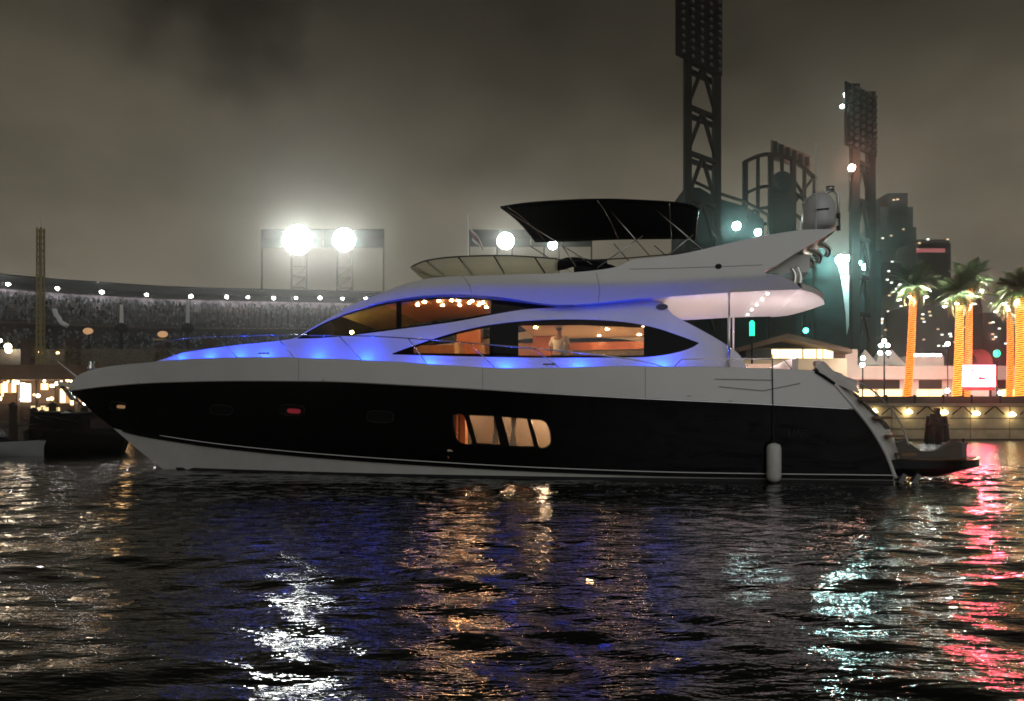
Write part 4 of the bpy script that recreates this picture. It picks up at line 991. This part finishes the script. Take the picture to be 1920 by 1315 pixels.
MB().grid([[toward(p, 20, -15) for p in rt], [toward(p, 19.5, -17.2) for p in rt]]).build('tier_front', 'stand_dark', gs)
MB().grid([[toward(p, 40, -25) for p in rt], [Vector((toward(p, 40.2, 0).x, toward(p, 40.2, 0).y, 1.9)) for p in rt]]).build('field_wall', 'stand_dark', gs)
for q_ in range(int((len(rt) - 1) * 3)):
    k = (q_ + .5) / 3.0; p = rt[int(k)].lerp(rt[int(k) + 1], k - int(k)); a_ = toward(p, 1.9, -6.0); c_ = toward(p, 20, -15.1); MB().bar(a_, c_, 1.0, .35).build('aisle', 'quay_dark', gs)
# lights under the rim
for i, (px, py, Y) in enumerate(((15, 533, 187), (108, 541, 196), (191, 548, 203), (275, 553, 210), (358, 556, 216), (425, 557, 220), (465, 558, 222), (513, 559, 224), (555, 559, 226), (600, 559, 228), (642, 560, 230), (686, 560, 231), (-70, 524, 178))):
    MB().ball(W(px, py, Y), .36 + .17 * random.random(), 10, 6, (1.15, 1, .9)).build('rim_lamp', 'rim_light', gs, True)
    p = W(px, py, Y); MB().bar(p, toward(p, -3.0, 1.0), .25).build('lamp_bracket', 'stand_dark', gs)
# crowd
b = MB(); R2 = random.Random(4)
for i in range(7000):
    k = R2.random() * (len(rt) - 1); p = rt[int(k)].lerp(rt[int(k) + 1], k - int(k)); up = R2.random() < .62
    if abs(((k * 3.0) % 1.0) - .5) < .075 or math.sin(k * 5.3) * math.sin(k * 2.1 + 1) + R2.uniform(-.9, 1.1) < -.25: continue
    f = (R2.random() ** (1.6 if up else 1.0)); d = (1 + 19 * f) if up else (20 + 20 * f); z = (-5.2 - 10 * f) if up else (-17 - 8 * f)
    q = toward(p, d, z + .45); s = .34 + .2 * R2.random()
    b.box(q, (s, s * .7, .95), R2.random() * 3)
cr = b.build('spectators', 'crowd', None, recalc=False); tag(cr, 'spectators filling the seats of the curved grandstand', 'crowd', kind='stuff')
# floodlight gantries above the rim
def gantry(label, x0, x1, ytop, ybot, Y, legs, lamps, m):
    g = empty('floodlight_gantry', W((x0 + x1) / 2, 548, Y)); tag(g, label, 'floodlight', 'floodlight gantries above the grandstand'); o = g.location
    for x in legs:
        a = W(x, ytop, Y) - o; c = W(x, 560, Y) - o; MB().bar(a, c, .5).build('leg', 'steel_green', g)
    for x in legs[1:-1:2]:
        for yy in (500, 520, 540):
            a = W(x, yy, Y) - o; c = W(x + 28, yy, Y) - o; MB().bar(a, c, .3).build('cross_bar', 'steel_green', g); MB().bar(c, W(x, yy + 20, Y) - o, .25).build('cross_bar', 'steel_green', g)
    a = W(x0, ybot, Y) - o; c = W(x1, ytop, Y) - o
    for yy in (ytop, (ytop + ybot) / 2, ybot): MB().bar(W(x0, yy, Y) - o, W(x1, yy, Y) - o, .4).build('board_rail', 'steel_green', g)
    for q in range(4):
        u0 = x0 + (x1 - x0) * q / 4; pbox(u0 + 1, x0 + (x1 - x0) * (q + 1) / 4 - 1, ytop + 1, ybot - 1, Y + .4, .3, 'board_panel', 'stand_green', None).parent = g
    for ch in g.children:
        if ch.name.startswith('board_panel'): ch.location = -o
    for (cx, cyy, rr) in lamps:
        n = 6; st = rr / n
        for i in range(n):
            cnt = max(1, int(round(6.283 * i)))
            for j in range(cnt):
                an = 6.283 * j / cnt + i * .4; u = i * st * math.cos(an); v = i * st * math.sin(an)
                p = W(cx + u, cyy + v, Y - .5) - o; rad = st * .52 / F * Y
                MB().lathe(p, [(rad, 0), (rad * 1.0, -.12), (rad * .7, -.25), (.02, -.3)], 10, 'Y').build('flood_lamp', m, g)
    return g
gantry('floodlight gantry with the two biggest white glaring lamp clusters above the grandstand', 491, 720, 431, 464, 245, [491, 546, 574, 632, 660, 719], [(558, 450, 30), (645, 450, 23)], 'flood_white')
gantry('farther floodlight gantry, partly hidden behind the flybridge canopy', 880, 1110, 432, 462, 262, [880, 932, 960, 1020, 1048, 1109], [(948, 452, 17), (1036, 460, 9)], 'flood_far')
# flag
fp = empty('flagpole', W(878, 560, 240)); tag(fp, 'flagpole with a drooping red and white flag above the stadium rim', 'flag'); o = fp.location
MB().tube([(0, 0, 0), W(878, 402, 240) - o], [.3, .18], 8).build('pole', 'white_pole', fp)
for i, m_ in enumerate(('flag_white', 'flag_red', 'flag_dark', 'flag_white')):
    rows = []
    for k in range(7):
        u = k / 6; x = 880 + 25 * u; y0_ = 424 + 36 * u ** 1.3 + 2 * math.sin(7 * u); h = 7
        rows.append([W(x + i * 1.5 * (1 - u), y0_ + i * h * (1 - .5 * u), 239.6 + .4 * math.sin(6 * u)) - o, W(x + (i + 1) * 1.5 * (1 - u), y0_ + (i + 1) * h * (1 - .5 * u), 239.6 + .4 * math.sin(6 * u)) - o])
    MB().grid(rows).build('flag_stripe', m_, fp)

# ------------------------------------------------------------------ ballpark: light towers and outfield structures above the stern
def lattice_tower(label, xl_, xr_, ytop, ybase, Yn, Yf, board, panel_h, legw, m):
    a = W(xl_, HY, Yn); c = W(xr_, HY, Yf); d = (Vector((c.x, c.y, 0)) - Vector((a.x, a.y, 0))); back = Vector((a.x, a.y, 0)).normalized() * d.length * .45
    t_ = empty('light_tower', (a.x, a.y, 1.9)); tag(t_, label, 'light tower', 'stadium light towers'); o = Vector(t_.location)
    zt_ = CH + (HY - ytop) / F * Yn; A = Vector((a.x, a.y, 0)); Cc = Vector((c.x, c.y, 0))
    for q in (A, Cc, A + back, Cc + back):
        MB().bar(Vector((q.x, q.y, 1.9)) - o, Vector((q.x, q.y, zt_)) - o, legw).build('leg', m, t_)
    z = zt_ - panel_h; i = 0
    while z > 4:
        for P, Q in ((A, Cc), (A + back, Cc + back), (A, A + back), (Cc, Cc + back)):
            e0 = Vector((P.x, P.y, z)) - o; e1 = Vector((Q.x, Q.y, z)) - o
            MB().bar(e0, e1, legw * .55).build('girder', m, t_)
            if (P is A and Q is Cc):
                mid = (e0 + e1) / 2; MB().bar(mid, e0 - Vector((0, 0, panel_h)), legw * .42).build('brace', m, t_); MB().bar(mid, e1 - Vector((0, 0, panel_h)), legw * .42).build('brace', m, t_)
        z -= panel_h
    # light board: frame and rows of unlit lamps
    bx0, bx1, by0, by1 = board; dn = d.normalized(); nrm = Vector((dn.y, -dn.x, 0))
    zb0 = CH + (HY - by1) / F * Yn; zb1 = CH + (HY - by0) / F * Yn
    k0 = (bx0 - xl_) / (xr_ - xl_); k1 = (bx1 - xl_) / (xr_ - xl_)
    P0 = A + d * k0 + nrm * .9; P1 = A + d * k1 + nrm * .9
    bd = MB().prism([Vector((P0.x, P0.y, zb0)) - o, Vector((P1.x, P1.y, zb0)) - o, Vector((P1.x, P1.y, zb1)) - o, Vector((P0.x, P0.y, zb1)) - o], -nrm * .4).build('light_board', m, t_)
    nr = max(3, int((zb1 - zb0) / 1.6)); nc = 5
    for r in range(nr):
        for cc in range(nc):
            q = P0.lerp(P1, (cc + .5) / nc) + nrm * .35; q.z = zb0 + (r + .5) * (zb1 - zb0) / nr
            MB().lathe(q - o, [(.5, 0), (.55, -.15), (.3, -.5)], 10, 'Y').build('lamp', 'dark_steel', bd)
    return t_
lattice_tower('tall dark lattice light tower rising out of the picture behind the canopy', 1289, 1344, -60, 640, 150, 156, (1264, 1348, -55, 118), 9.6, 1.5, 'steel_rust')
t2 = lattice_tower('lower dark light tower with a glowing beacon behind the radar dome', 1602, 1632, 160, 640, 170, 174, (1580, 1637, 166, 283), 9.0, 1.75, 'steel_rust')
o = Vector(t2.location)
p = W(1597, 315, 166) - o; MB().ball(p, .75, 12, 8).build('beacon', 'red_beacon', t2, True); MB().bar(p + Vector((.2, 0, -1)), p + Vector((.8, 3, -9)), .4).build('beacon_post', 'steel_rust', t2)
for (x, y) in ((1585, 178), (1579, 200)): MB().ball(W(x, y, 168) - o, .42, 8, 5).build('lit_lamp', 'cyan_lamp', t2, True)
# outfield stand with a sloped top
os_ = empty('outfield_stand', W(1360, 660, 165)); tag(os_, 'dark sloped outfield stand behind the black canopy', 'stadium'); o = Vector(os_.location)
poly = [W(x, y, 165) - o for x, y in ((1284, 352), (1312, 352), (1345, 372), (1400, 388), (1432, 412), (1436, 770), (1284, 770))]
MB().prism(poly, (0, 14, 0)).build('stand_back', 'stand_dark', os_)
tr_ = [W(x, y, 163.5) - o for x, y in ((1300, 340), (1345, 362), (1400, 380), (1440, 404))]
MB().tube(tr_, .35, 6).build('top_rail', 'steel_rust', os_)
for q in tr_: MB().bar(q, q - Vector((0, 0, 4)), .35).build('rail_post', 'steel_rust', os_)
for (x, y, r_, nm) in ((1381, 424, .95, 'cyan_lamp'), (1421, 436, .75, 'cyan_lamp')): MB().ball(W(x, y, 163) - o, r_, 10, 6).build('wall_lamp', nm, os_, True)
# scoreboard frame with sign and clock
sb = empty('scoreboard_frame', W(1460, 660, 172)); tag(sb, 'open curved steel scoreboard frame with rusty tilted sign on top', 'scoreboard'); o = Vector(sb.location)
fw_ = lambda x, y, d=0: W(x, y, 172 + d) - o
for x, y0_ in ((1397, 303), (1421, 293), (1445, 290), (1466, 292), (1487, 300), (1508, 316), (1527, 332)): MB().bar(fw_(x, y0_), fw_(x, 660), 1.1 if x in (1397, 1445, 1487) else .7).build('post', 'steel_rust', sb)
for off_, dd in ((0, 0), (60, 0), (100, 0), (130, 0)):
    arc = catmull([fw_(1395, 305 + off_), fw_(1421, 293 + off_), fw_(1446, 290 + off_), fw_(1487, 300 + off_), fw_(1530, 336 + off_)], 4)
    MB().tube(arc, .5 if off_ == 0 else .4, 6).build('rail', 'steel_rust', sb)
for x0, y0_, x1, y1_ in ((1445, 320, 1487, 420), (1487, 330, 1445, 420), (1490, 380, 1527, 330), (1490, 340, 1527, 400)): MB().bar(fw_(x0, y0_, .4), fw_(x1, y1_, .4), .55).build('brace', 'steel_rust', sb)
sgn = MB().prism([W(1446, 262, 172) - o, W(1520, 292, 178) - o, W(1520, 318, 178) - o, W(1446, 299, 172) - o], (0, .6, 0)).build('sign_board', 'board_rust', sb)
for k in range(6):
    x = 1450 + 12 * k; MB().box(W(x + 3, 278 + 5.0 * k, 171.6 + k) - o, (1.0, .3, 3.2 - .2 * k)).build('sign_letter_panel', 'steel_rust', sgn)
MB().lathe(W(1466, 342, 171) - o, [(2.4, 0), (2.6, -.3), (2.3, -.7)], 20, 'Y').build('clock', 'stand_dark', sb)
pbox(1452, 1488, 352, 660, 171.2, 3, 'equipment_column', 'steel_rust', None).parent = sb
for ch in sb.children:
    if ch.name.startswith('equipment_column'): ch.location = -o
# dark green outfield wall with white lit banner
ow = empty('outfield_wall', W(1560, 660, 185)); tag(ow, 'dark teal outfield building lit by small white lamps behind the stern', 'building'); o = Vector(ow.location)
for i, (x0, x1, y0_) in enumerate(((1436, 1500, 452), (1500, 1560, 466), (1560, 1602, 480), (1602, 1652, 470))):
    q = pbox(x0, x1, y0_, 770, 185 + i, 12, 'wall_bay', 'stand_green', None); q.parent = ow; q.location = -o
    for yy in (520, 580, 630): MB().bar(W(x0, yy, 184.6) - o, W(x1, yy, 184.6) - o, .5).build('beam', 'stand_dark', ow)
for (x, y, r_, m_) in ((1576, 487, 1.15, 'cyan_strong'), (1608, 493, .8, 'cyan_lamp'), (1622, 501, .75, 'cyan_lamp'), (1588, 484, .8, 'cyan_strong')): MB().ball(W(x, y, 180) - o, r_, 10, 6).build('wall_lamp', m_, ow, True)
bn = empty('lit_banner', W(1590, 640, 179)); tag(bn, 'tall narrow white banner lit by lamps behind the stern', 'banner'); o = Vector(bn.location)
for poly in (((1571, 494), (1588, 494), (1591, 512), (1575, 512)), ((1576, 516), (1593, 516), (1600, 560), (1596, 590), (1588, 628), (1586, 590), (1580, 545))):
    MB().prism([W(x, y, 181.5) - o for x, y in poly], (0, .15, 0)).build('banner_cloth', 'banner_white', bn)
MB().tube([W(1590, 640, 181.8) - o, W(1574, 478, 181.8) - o], .2, 6).build('pole', 'steel_green', bn)

# ------------------------------------------------------------------ city skyline
def tower(name, label, blocks, Y, wins, m, seed):
    x0 = min(b_[0] for b_ in blocks); x1 = max(b_[1] for b_ in blocks)
    t_ = empty(name, W((x0 + x1) / 2, 795, Y)); tag(t_, label, 'building', 'city buildings beyond the ballpark'); o = Vector(t_.location)
    for a, b_, c_ in blocks: q = pbox(a, b_, c_, 790, Y, 30, 'tower_block', m, None); q.parent = t_; q.location = -o
    for (x, y, wm) in wins:
        MB().box(W(x, y, Y - 2) - o, (1.9 * Y / 560, .3, 1.1 * Y / 560)).build('window', wm, t_)
    return t_
R3 = random.Random(21)
tower('skyscraper', 'tall stepped skyscraper fading into the fog behind the ballpark', [(1640, 1650, 424), (1650, 1712, 388), (1664, 1702, 362), (1640, 1718, 426)], 620, [(1655, 447, 'city_window'), (1694, 430, 'city_window_warm'), (1683, 374, 'city_window_warm'), (1676, 375, 'city_window_warm'), (1671, 442, 'city_window_warm'), (1693, 474, 'city_window'), (1698, 484, 'city_window'), (1673, 491, 'city_window')], 'tower_glass', 1)
s2 = tower('skyscraper', 'fog dimmed high-rise with a red lit top floor', [(1718, 1783, 456), (1722, 1780, 449)], 560, [(1740, 449, 'city_window'), (1777, 449, 'city_window_warm'), (1724, 456, 'city_window_warm')], 'tower_glass', 2)
o = Vector(s2.location); q = pbox(1719, 1772, 466, 473, 559, 1, 'lit_top_floor', 'crown_red', None); q.parent = s2; q.location = -o
wl_ = [(R3.uniform(1645, 1700), R3.uniform(505, 640), R3.choice(['city_window', 'city_window_warm', 'city_window'])) for _ in range(26)]
tower('apartment_block', 'dark apartment block with scattered lit windows just past the light tower', [(1638, 1704, 500), (1650, 1690, 492)], 360, wl_, 'tower_dark', 3)
wl_ = [(R3.uniform(1725, 1835), R3.uniform(580, 650), R3.choice(['city_window', 'city_window_warm', 'city_window'])) for _ in range(22)]
tower('apartment_block', 'wide dark block with scattered windows behind the orange palms', [(1704, 1842, 572), (1782, 1840, 560)], 340, wl_, 'tower_dark', 4)
wl_ = [(R3.uniform(1850, 1940), R3.uniform(600, 650), R3.choice(['city_window', 'city_window_warm'])) for _ in range(10)]
tower('apartment_block', 'low dark block at the edge of the photo behind the last palms', [(1842, 1960, 586)], 330, wl_, 'tower_dark', 5)

# ------------------------------------------------------------------ town side (behind the bow)
pv = empty('pier_building', (0, 0, 0)); tag(pv, 'brown roofed pier building with bright warm openings behind the bow', 'building')
PY = 86.0
pbox(-160, 250, 684, 712, PY - .6, 12, 'roof_band', 'brown_roof', pv); pbox(-160, 250, 712, 760, PY + 3, 6, 'back_wall', 'parapet_brown', pv)
pbox(-160, 250, 757, 790, PY + .4, 1, 'lower_wall', 'brick_dark', pv)
for x0, x1, y0_, y1_, m_ in ((-20, 30, 716, 740, 'kiosk_warm'), (38, 55, 718, 756, 'kiosk_white'), (76, 88, 716, 734, 'kiosk_warm'), (93, 104, 717, 728, 'kiosk_white'), (112, 150, 722, 760, 'kiosk_warm'), (-80, -30, 716, 745, 'kiosk_warm'), (154, 196, 716, 762, 'kiosk_white'), (200, 246, 716, 770, 'kiosk_warm')): 
    n_ = max(1, int((x1 - x0) / 8)); w_ = (x1 - x0) / n_
    for q_ in range(n_): pbox(x0 + q_ * w_ + .7, x0 + (q_ + 1) * w_ - .7, y0_ + random.uniform(0, 6), y1_ - random.uniform(0, 5), PY + .2 + .1 * (q_ % 2), .3, 'lit_opening', random.choice((m_, m_, 'kiosk_dim')), pv)
for x in range(-150, 250, 36): pbox(x, x + 3, 712, 790, PY - .2, .4, 'column', 'brick_dark', pv)
for i in range(6): x = 58 + 9 * i; pbox(x, x + 6.5, 761 + 3 * (i % 2), 786, PY - .1, .3, 'lit_pane', 'kiosk_pane', pv)
for i, (px, h_, sh_, rz_, lb) in enumerate(((79, 1.7, 'coat_dark', .4, 'person in dark coat before the lit pier window, farther from the yacht'), (99, 1.76, 'coat_dark', -.5, 'person in dark clothing before the lit pier window, nearer the yacht bow')  )):
    p = W(px, 790, PY - 1.2); person('person', lb, (p.x, p.y, 1.92), rz_, sh_, 'hair_dark', ((.26, -.02, 1.15), (.27, -.08, .92), (.24, -.18, .82)), 'people on the pier', h_)
R6 = random.Random(31)
for i in range(26):
    x = -30 + 9.2 * i + R6.uniform(-3, 3); y = R6.choice((714, 716, 719, 742, 748)) + R6.uniform(-1.5, 1.5); MB().ball(W(x, y, PY - .4), R6.uniform(.10, .24), 8, 5).build('bulb', R6.choice(('kiosk_white', 'kiosk_warm', 'kiosk_warm')), pv, True)
for i, (px, h_) in enumerate(((63, 2.2), (98, 2.6), (131, 2.1), (158, 2.4), (24, 2.5))):
    Yp = 40 + 3 * (i % 2); p = ground_px(px, Yp, 0); pl_ = MB().tube([(0, 0, -1), (.03, 0, h_ * .5), (0, .02, h_)], [.24, .22, .20], 10).lathe((0, 0, h_), [(.22, 0), (.22, .08), (.05, .22)], 10).build('mooring_pile', 'pile_wood', None, True); pl_.location = p
    tag(pl_, ['dark mooring pile between the two leftmost boats', 'dark mooring pile behind the black boats', 'short dark mooring pile behind the pale fender', 'dark mooring pile standing closest to the yacht bow', 'dark mooring pile at the picture edge'][i], 'piling', 'mooring piles by the pier')
# brick pillars and the planted terrace above the pier
for i, px in enumerate((54, 137, 304, 395)):
    p = W(px, 690, 110); br = empty('gate_pillar', (p.x, 110, 1.9)); tag(br, ['first dark pillar from the picture edge above the pier roof', 'second dark pillar above the pier roof', 'dark pillar with a pale cap behind the bow rail', 'dark pillar just behind the blue lit foredeck'][i], 'pillar', 'dark pillars above the pier')
    zt_ = W(0, 640, 110).z - 1.9; MB().box((0, 0, zt_ / 2), (1.5, 1.5, zt_)).build('shaft', 'brick_dark', br); MB().box((0, 0, zt_ + .15), (1.8, 1.8, .3)).build('cap', 'quay_concrete' if i == 2 else 'brick_dark', br)
tw = empty('terrace_wall', (0, 0, 0)); tag(tw, 'pale terrace wall with scattered lights between the dark pillars', 'wall'); pbox(-120, 520, 655, 800, 112, 2, 'wall', 'promenade', tw)
for (x, y, s_, m_) in ((15, 650, .5, 'kiosk_white'), (16, 657, .45, 'kiosk_white'), (44, 656, .3, 'globe_white'), (0, 639, .3, 'kiosk_white'), (76, 661, .3, 'kiosk_warm'), (108, 662, .25, 'kiosk_warm')): MB().ball(W(x, y, 111), s_, 10, 6).build('wall_lamp', m_, tw, True)
hd = MB(); R5 = random.Random(9)
for i in range(2600):
    x = R5.uniform(60, 330); y = R5.uniform(652, 688); p = W(x, y + 3 * math.sin(x * .09), 108 + R5.uniform(-.8, .8)); s = R5.uniform(.15, .4); a = Vector((R5.uniform(-1, 1), R5.uniform(-.3, .3), R5.uniform(-1, 1))) * s; c = Vector((R5.uniform(-1, 1), R5.uniform(-.3, .3), R5.uniform(-1, 1))) * s
    hd.add([p, p + a, p + c], [(0, 1, 2)])
ho = hd.build('hedge', 'hedge_olive', None, recalc=False); tag(ho, 'clipped olive hedge growing along the terrace above the pier', 'hedge')
# lattice mast
lm = empty('lattice_mast', ground_px(76, 100, 1.9)); tag(lm, 'slim olive lattice mast standing behind the pier', 'mast'); o = Vector(lm.location)
hz = W(0, 428, 100).z - 1.9; w_ = .34
for sx_ in (-1, 1):
    for sy in (-1, 1): MB().bar((sx_ * w_, sy * w_, 0), (sx_ * w_ * .9, sy * w_ * .9, hz), .17).build('leg', 'olive_paint', lm)
for k in range(int(hz / .9)):
    z = k * .9; [MB().bar((a_ * w_, b2 * w_, z), (-a_ * w_, b2 * w_, z + .9), .09).build('brace', 'olive_paint', lm) for a_, b2 in ((-1, -1), (1, -1), (-1, 1))]
MB().tube([(0, 0, hz), (0, 0, hz + 1.6)], [.12, .04], 6).build('tip', 'white_pole', lm)
# white slide and lamp standards in front of the seats
wsld = tag(MB().tube(catmull([W(102, 580, 140), W(105, 590, 140), W(110, 596, 140), W(114, 604, 140), W(126, 611, 140)], 6), .45, 8).build('playground_slide', 'white_pole', None, True), 'small curved white slide in front of the grandstand', 'slide')
for px, y0_, lb in ((228, 572, 'white post with dark sculpture base before the grandstand, behind the bow'), (352, 562, 'white topped lamp standard behind the bow guard rail')):
    ls = empty('lamp_standard', ground_px(px, 130, 1.9)); tag(ls, lb, 'post'); o = Vector(ls.location)
    MB().tube([(0, 0, 0), W(px, 606, 130) - o], .28, 8).build('lower_post', 'stand_dark', ls); MB().tube([W(px, 606, 130) - o, W(px, y0_, 130) - o], [.36, .28], 8).build('upper_post', 'white_pole', ls)
    MB().ball(W(px, 616, 130) - o, 1.0, 10, 6, (1.1, 1, .9)).build('fixture', 'stand_dark', ls)
for (x, y, m_, lb) in ((165, 621, 'port_warm', 'orange round sign glowing in front of the grandstand'), (305, 627, 'port_warm', 'pale orange sign above the capped pillar')):
    sgn = empty('round_sign', ground_px(x, 128, 1.9)); tag(sgn, lb, 'sign'); p = W(x, y, 128) - Vector(sgn.location)
    MB().ball(p, .85, 12, 8, (1.1, .3, .7)).build('face', m_, sgn, True); MB().bar((0, .3, 0), p + Vector((0, .3, 0)), .2).build('post', 'stand_dark', sgn)
# moored boats at the picture edge
def motorboat(name, label, px, wy, Lb, Bm, hull, cover, rz, hh=1.0, ch=1.2):
    Y = CH * F / (wy - HY); bt = empty(name, ground_px(px, Y, 0), rz); tag(bt, label, 'boat', 'small boats moored at the pier')
    rows = []
    for s in np.linspace(0, 1, 13):
        w = Bm / 2 * (1 - max(0, (s - .45) / .55) ** 2.2); sh_ = hh * (1 + .35 * s * s); x = -Lb / 2 + Lb * s
        rows.append([(x + .5 * max(0, s - .8), -w, sh_), (x, -w * .94, sh_ * .55), (x, -w * .72, .02), (x - .1, 0, -.35), (x, w * .72, .02), (x, w * .94, sh_ * .55), (x + .5 * max(0, s - .8), w, sh_)])
    hm = MB().grid(rows); hm.f.append(tuple(range(7))); hm.build('hull', hull, bt, True)
    rows2 = [[(r[0][0], r[0][1] * .97, r[0][2] - .03), (r[0][0], 0, r[0][2] + .04), (r[-1][0], r[-1][1] * .97, r[-1][2] - .03)] for r in rows]; MB().grid(rows2).build('deck', cover, bt, True)
    cab = []
    for s, z, w in ((-.44, .05, .40), (-.42, ch * .94, .37), (-.10, ch, .37), (.05, ch * .93, .36), (.20, .34, .30), (.34, .06, .22)): cab.append([(Lb * s, -Bm * (w + .04), hh - .05), (Lb * s, -Bm * w, hh + z * .86), (Lb * s, -Bm * w * .8, hh + z), (Lb * s, Bm * w * .8, hh + z), (Lb * s, Bm * w, hh + z * .86), (Lb * s, Bm * (w + .04), hh - .05)])
    MB().grid(cab).build('cabin', cover, bt)
    for sy in (-1, 1): MB().add([(Lb * -.38, sy * Bm * .415, hh + ch * .30), (Lb * -.02, sy * Bm * .405, hh + ch * .30), (Lb * -.04, sy * Bm * .385, hh + ch * .72), (Lb * -.38, sy * Bm * .395, hh + ch * .72)], [(0, 1, 2, 3)]).build('side_window', 'black_trim', bt)
    MB().tube([(-Lb * .3, 0, hh + ch), (-Lb * .3, 0, hh + ch + 1.1)], .015, 5).build('whip_aerial', 'dark_steel', bt)
    MB().bar((-Lb * .5 - .12, 0, .3), (-Lb * .5 - .2, 0, hh + .35), .3, .4).build('outboard_motor', 'boat_dark', bt)
    MB().tube([(Lb * .1, -Bm * .36, hh + .7), (Lb * .3, -Bm * .34, hh + .85), (Lb * .46, 0, hh + .95), (Lb * .3, Bm * .34, hh + .85), (Lb * .1, Bm * .36, hh + .7)], .02, 6).build('rail', 'dark_steel', bt)
    return bt
motorboat('motorboat', 'white hulled motorboat with a dark cover, cut off by the picture edge', -48, 856, 5.6, 2.2, 'boat_white', 'boat_dark', 0.25, .55, 1.5)
motorboat('motorboat', 'black motorboat moored bow on in front of the lit pier', 92, 851, 6.0, 2.0, 'boat_dark', 'boat_dark', -1.2, .95)
motorboat('motorboat', 'black motorboat lying closest to the yacht bow', 142, 851, 5.5, 1.7, 'boat_dark', 'boat_dark', -1.75, .9)
Yf = CH * F / 51; p = ground_px(115, Yf - 1.2, 0)
fb_ = empty('fender', p); tag(fb_, 'pale fender hanging between the two black motorboats', 'fender'); MB().lathe((0, 0, 0), [(.05, 0), (.16, .1), (.19, .45), (.12, .75), (.03, .85)], 12).build('body', 'boat_white', fb_, True); MB().tube([(0, 0, .84), (0, 0.1, 1.3)], .012, 5).build('line', 'rope', fb_)

# ------------------------------------------------------------------ haze
m, t, b_ = new_mat('haze'); t.nodes.remove(b_)
pvn = t.nodes.new('ShaderNodeVolumePrincipled'); pvn.inputs['Color'].default_value = (1.0, 0.97, 0.92, 1); pvn.inputs['Density'].default_value = 0.00045; pvn.inputs['Anisotropy'].default_value = 0.92
t.links.new(pvn.outputs[0], t.nodes['Material Output'].inputs['Volume'])
hz_ = MB().box((0, 330, 54), (1500, 800, 120)).build('haze', 'haze'); hz_['kind'] = 'stuff'; hz_['label'] = 'thin night fog hanging over the harbour and ballpark'; hz_['category'] = 'haze'
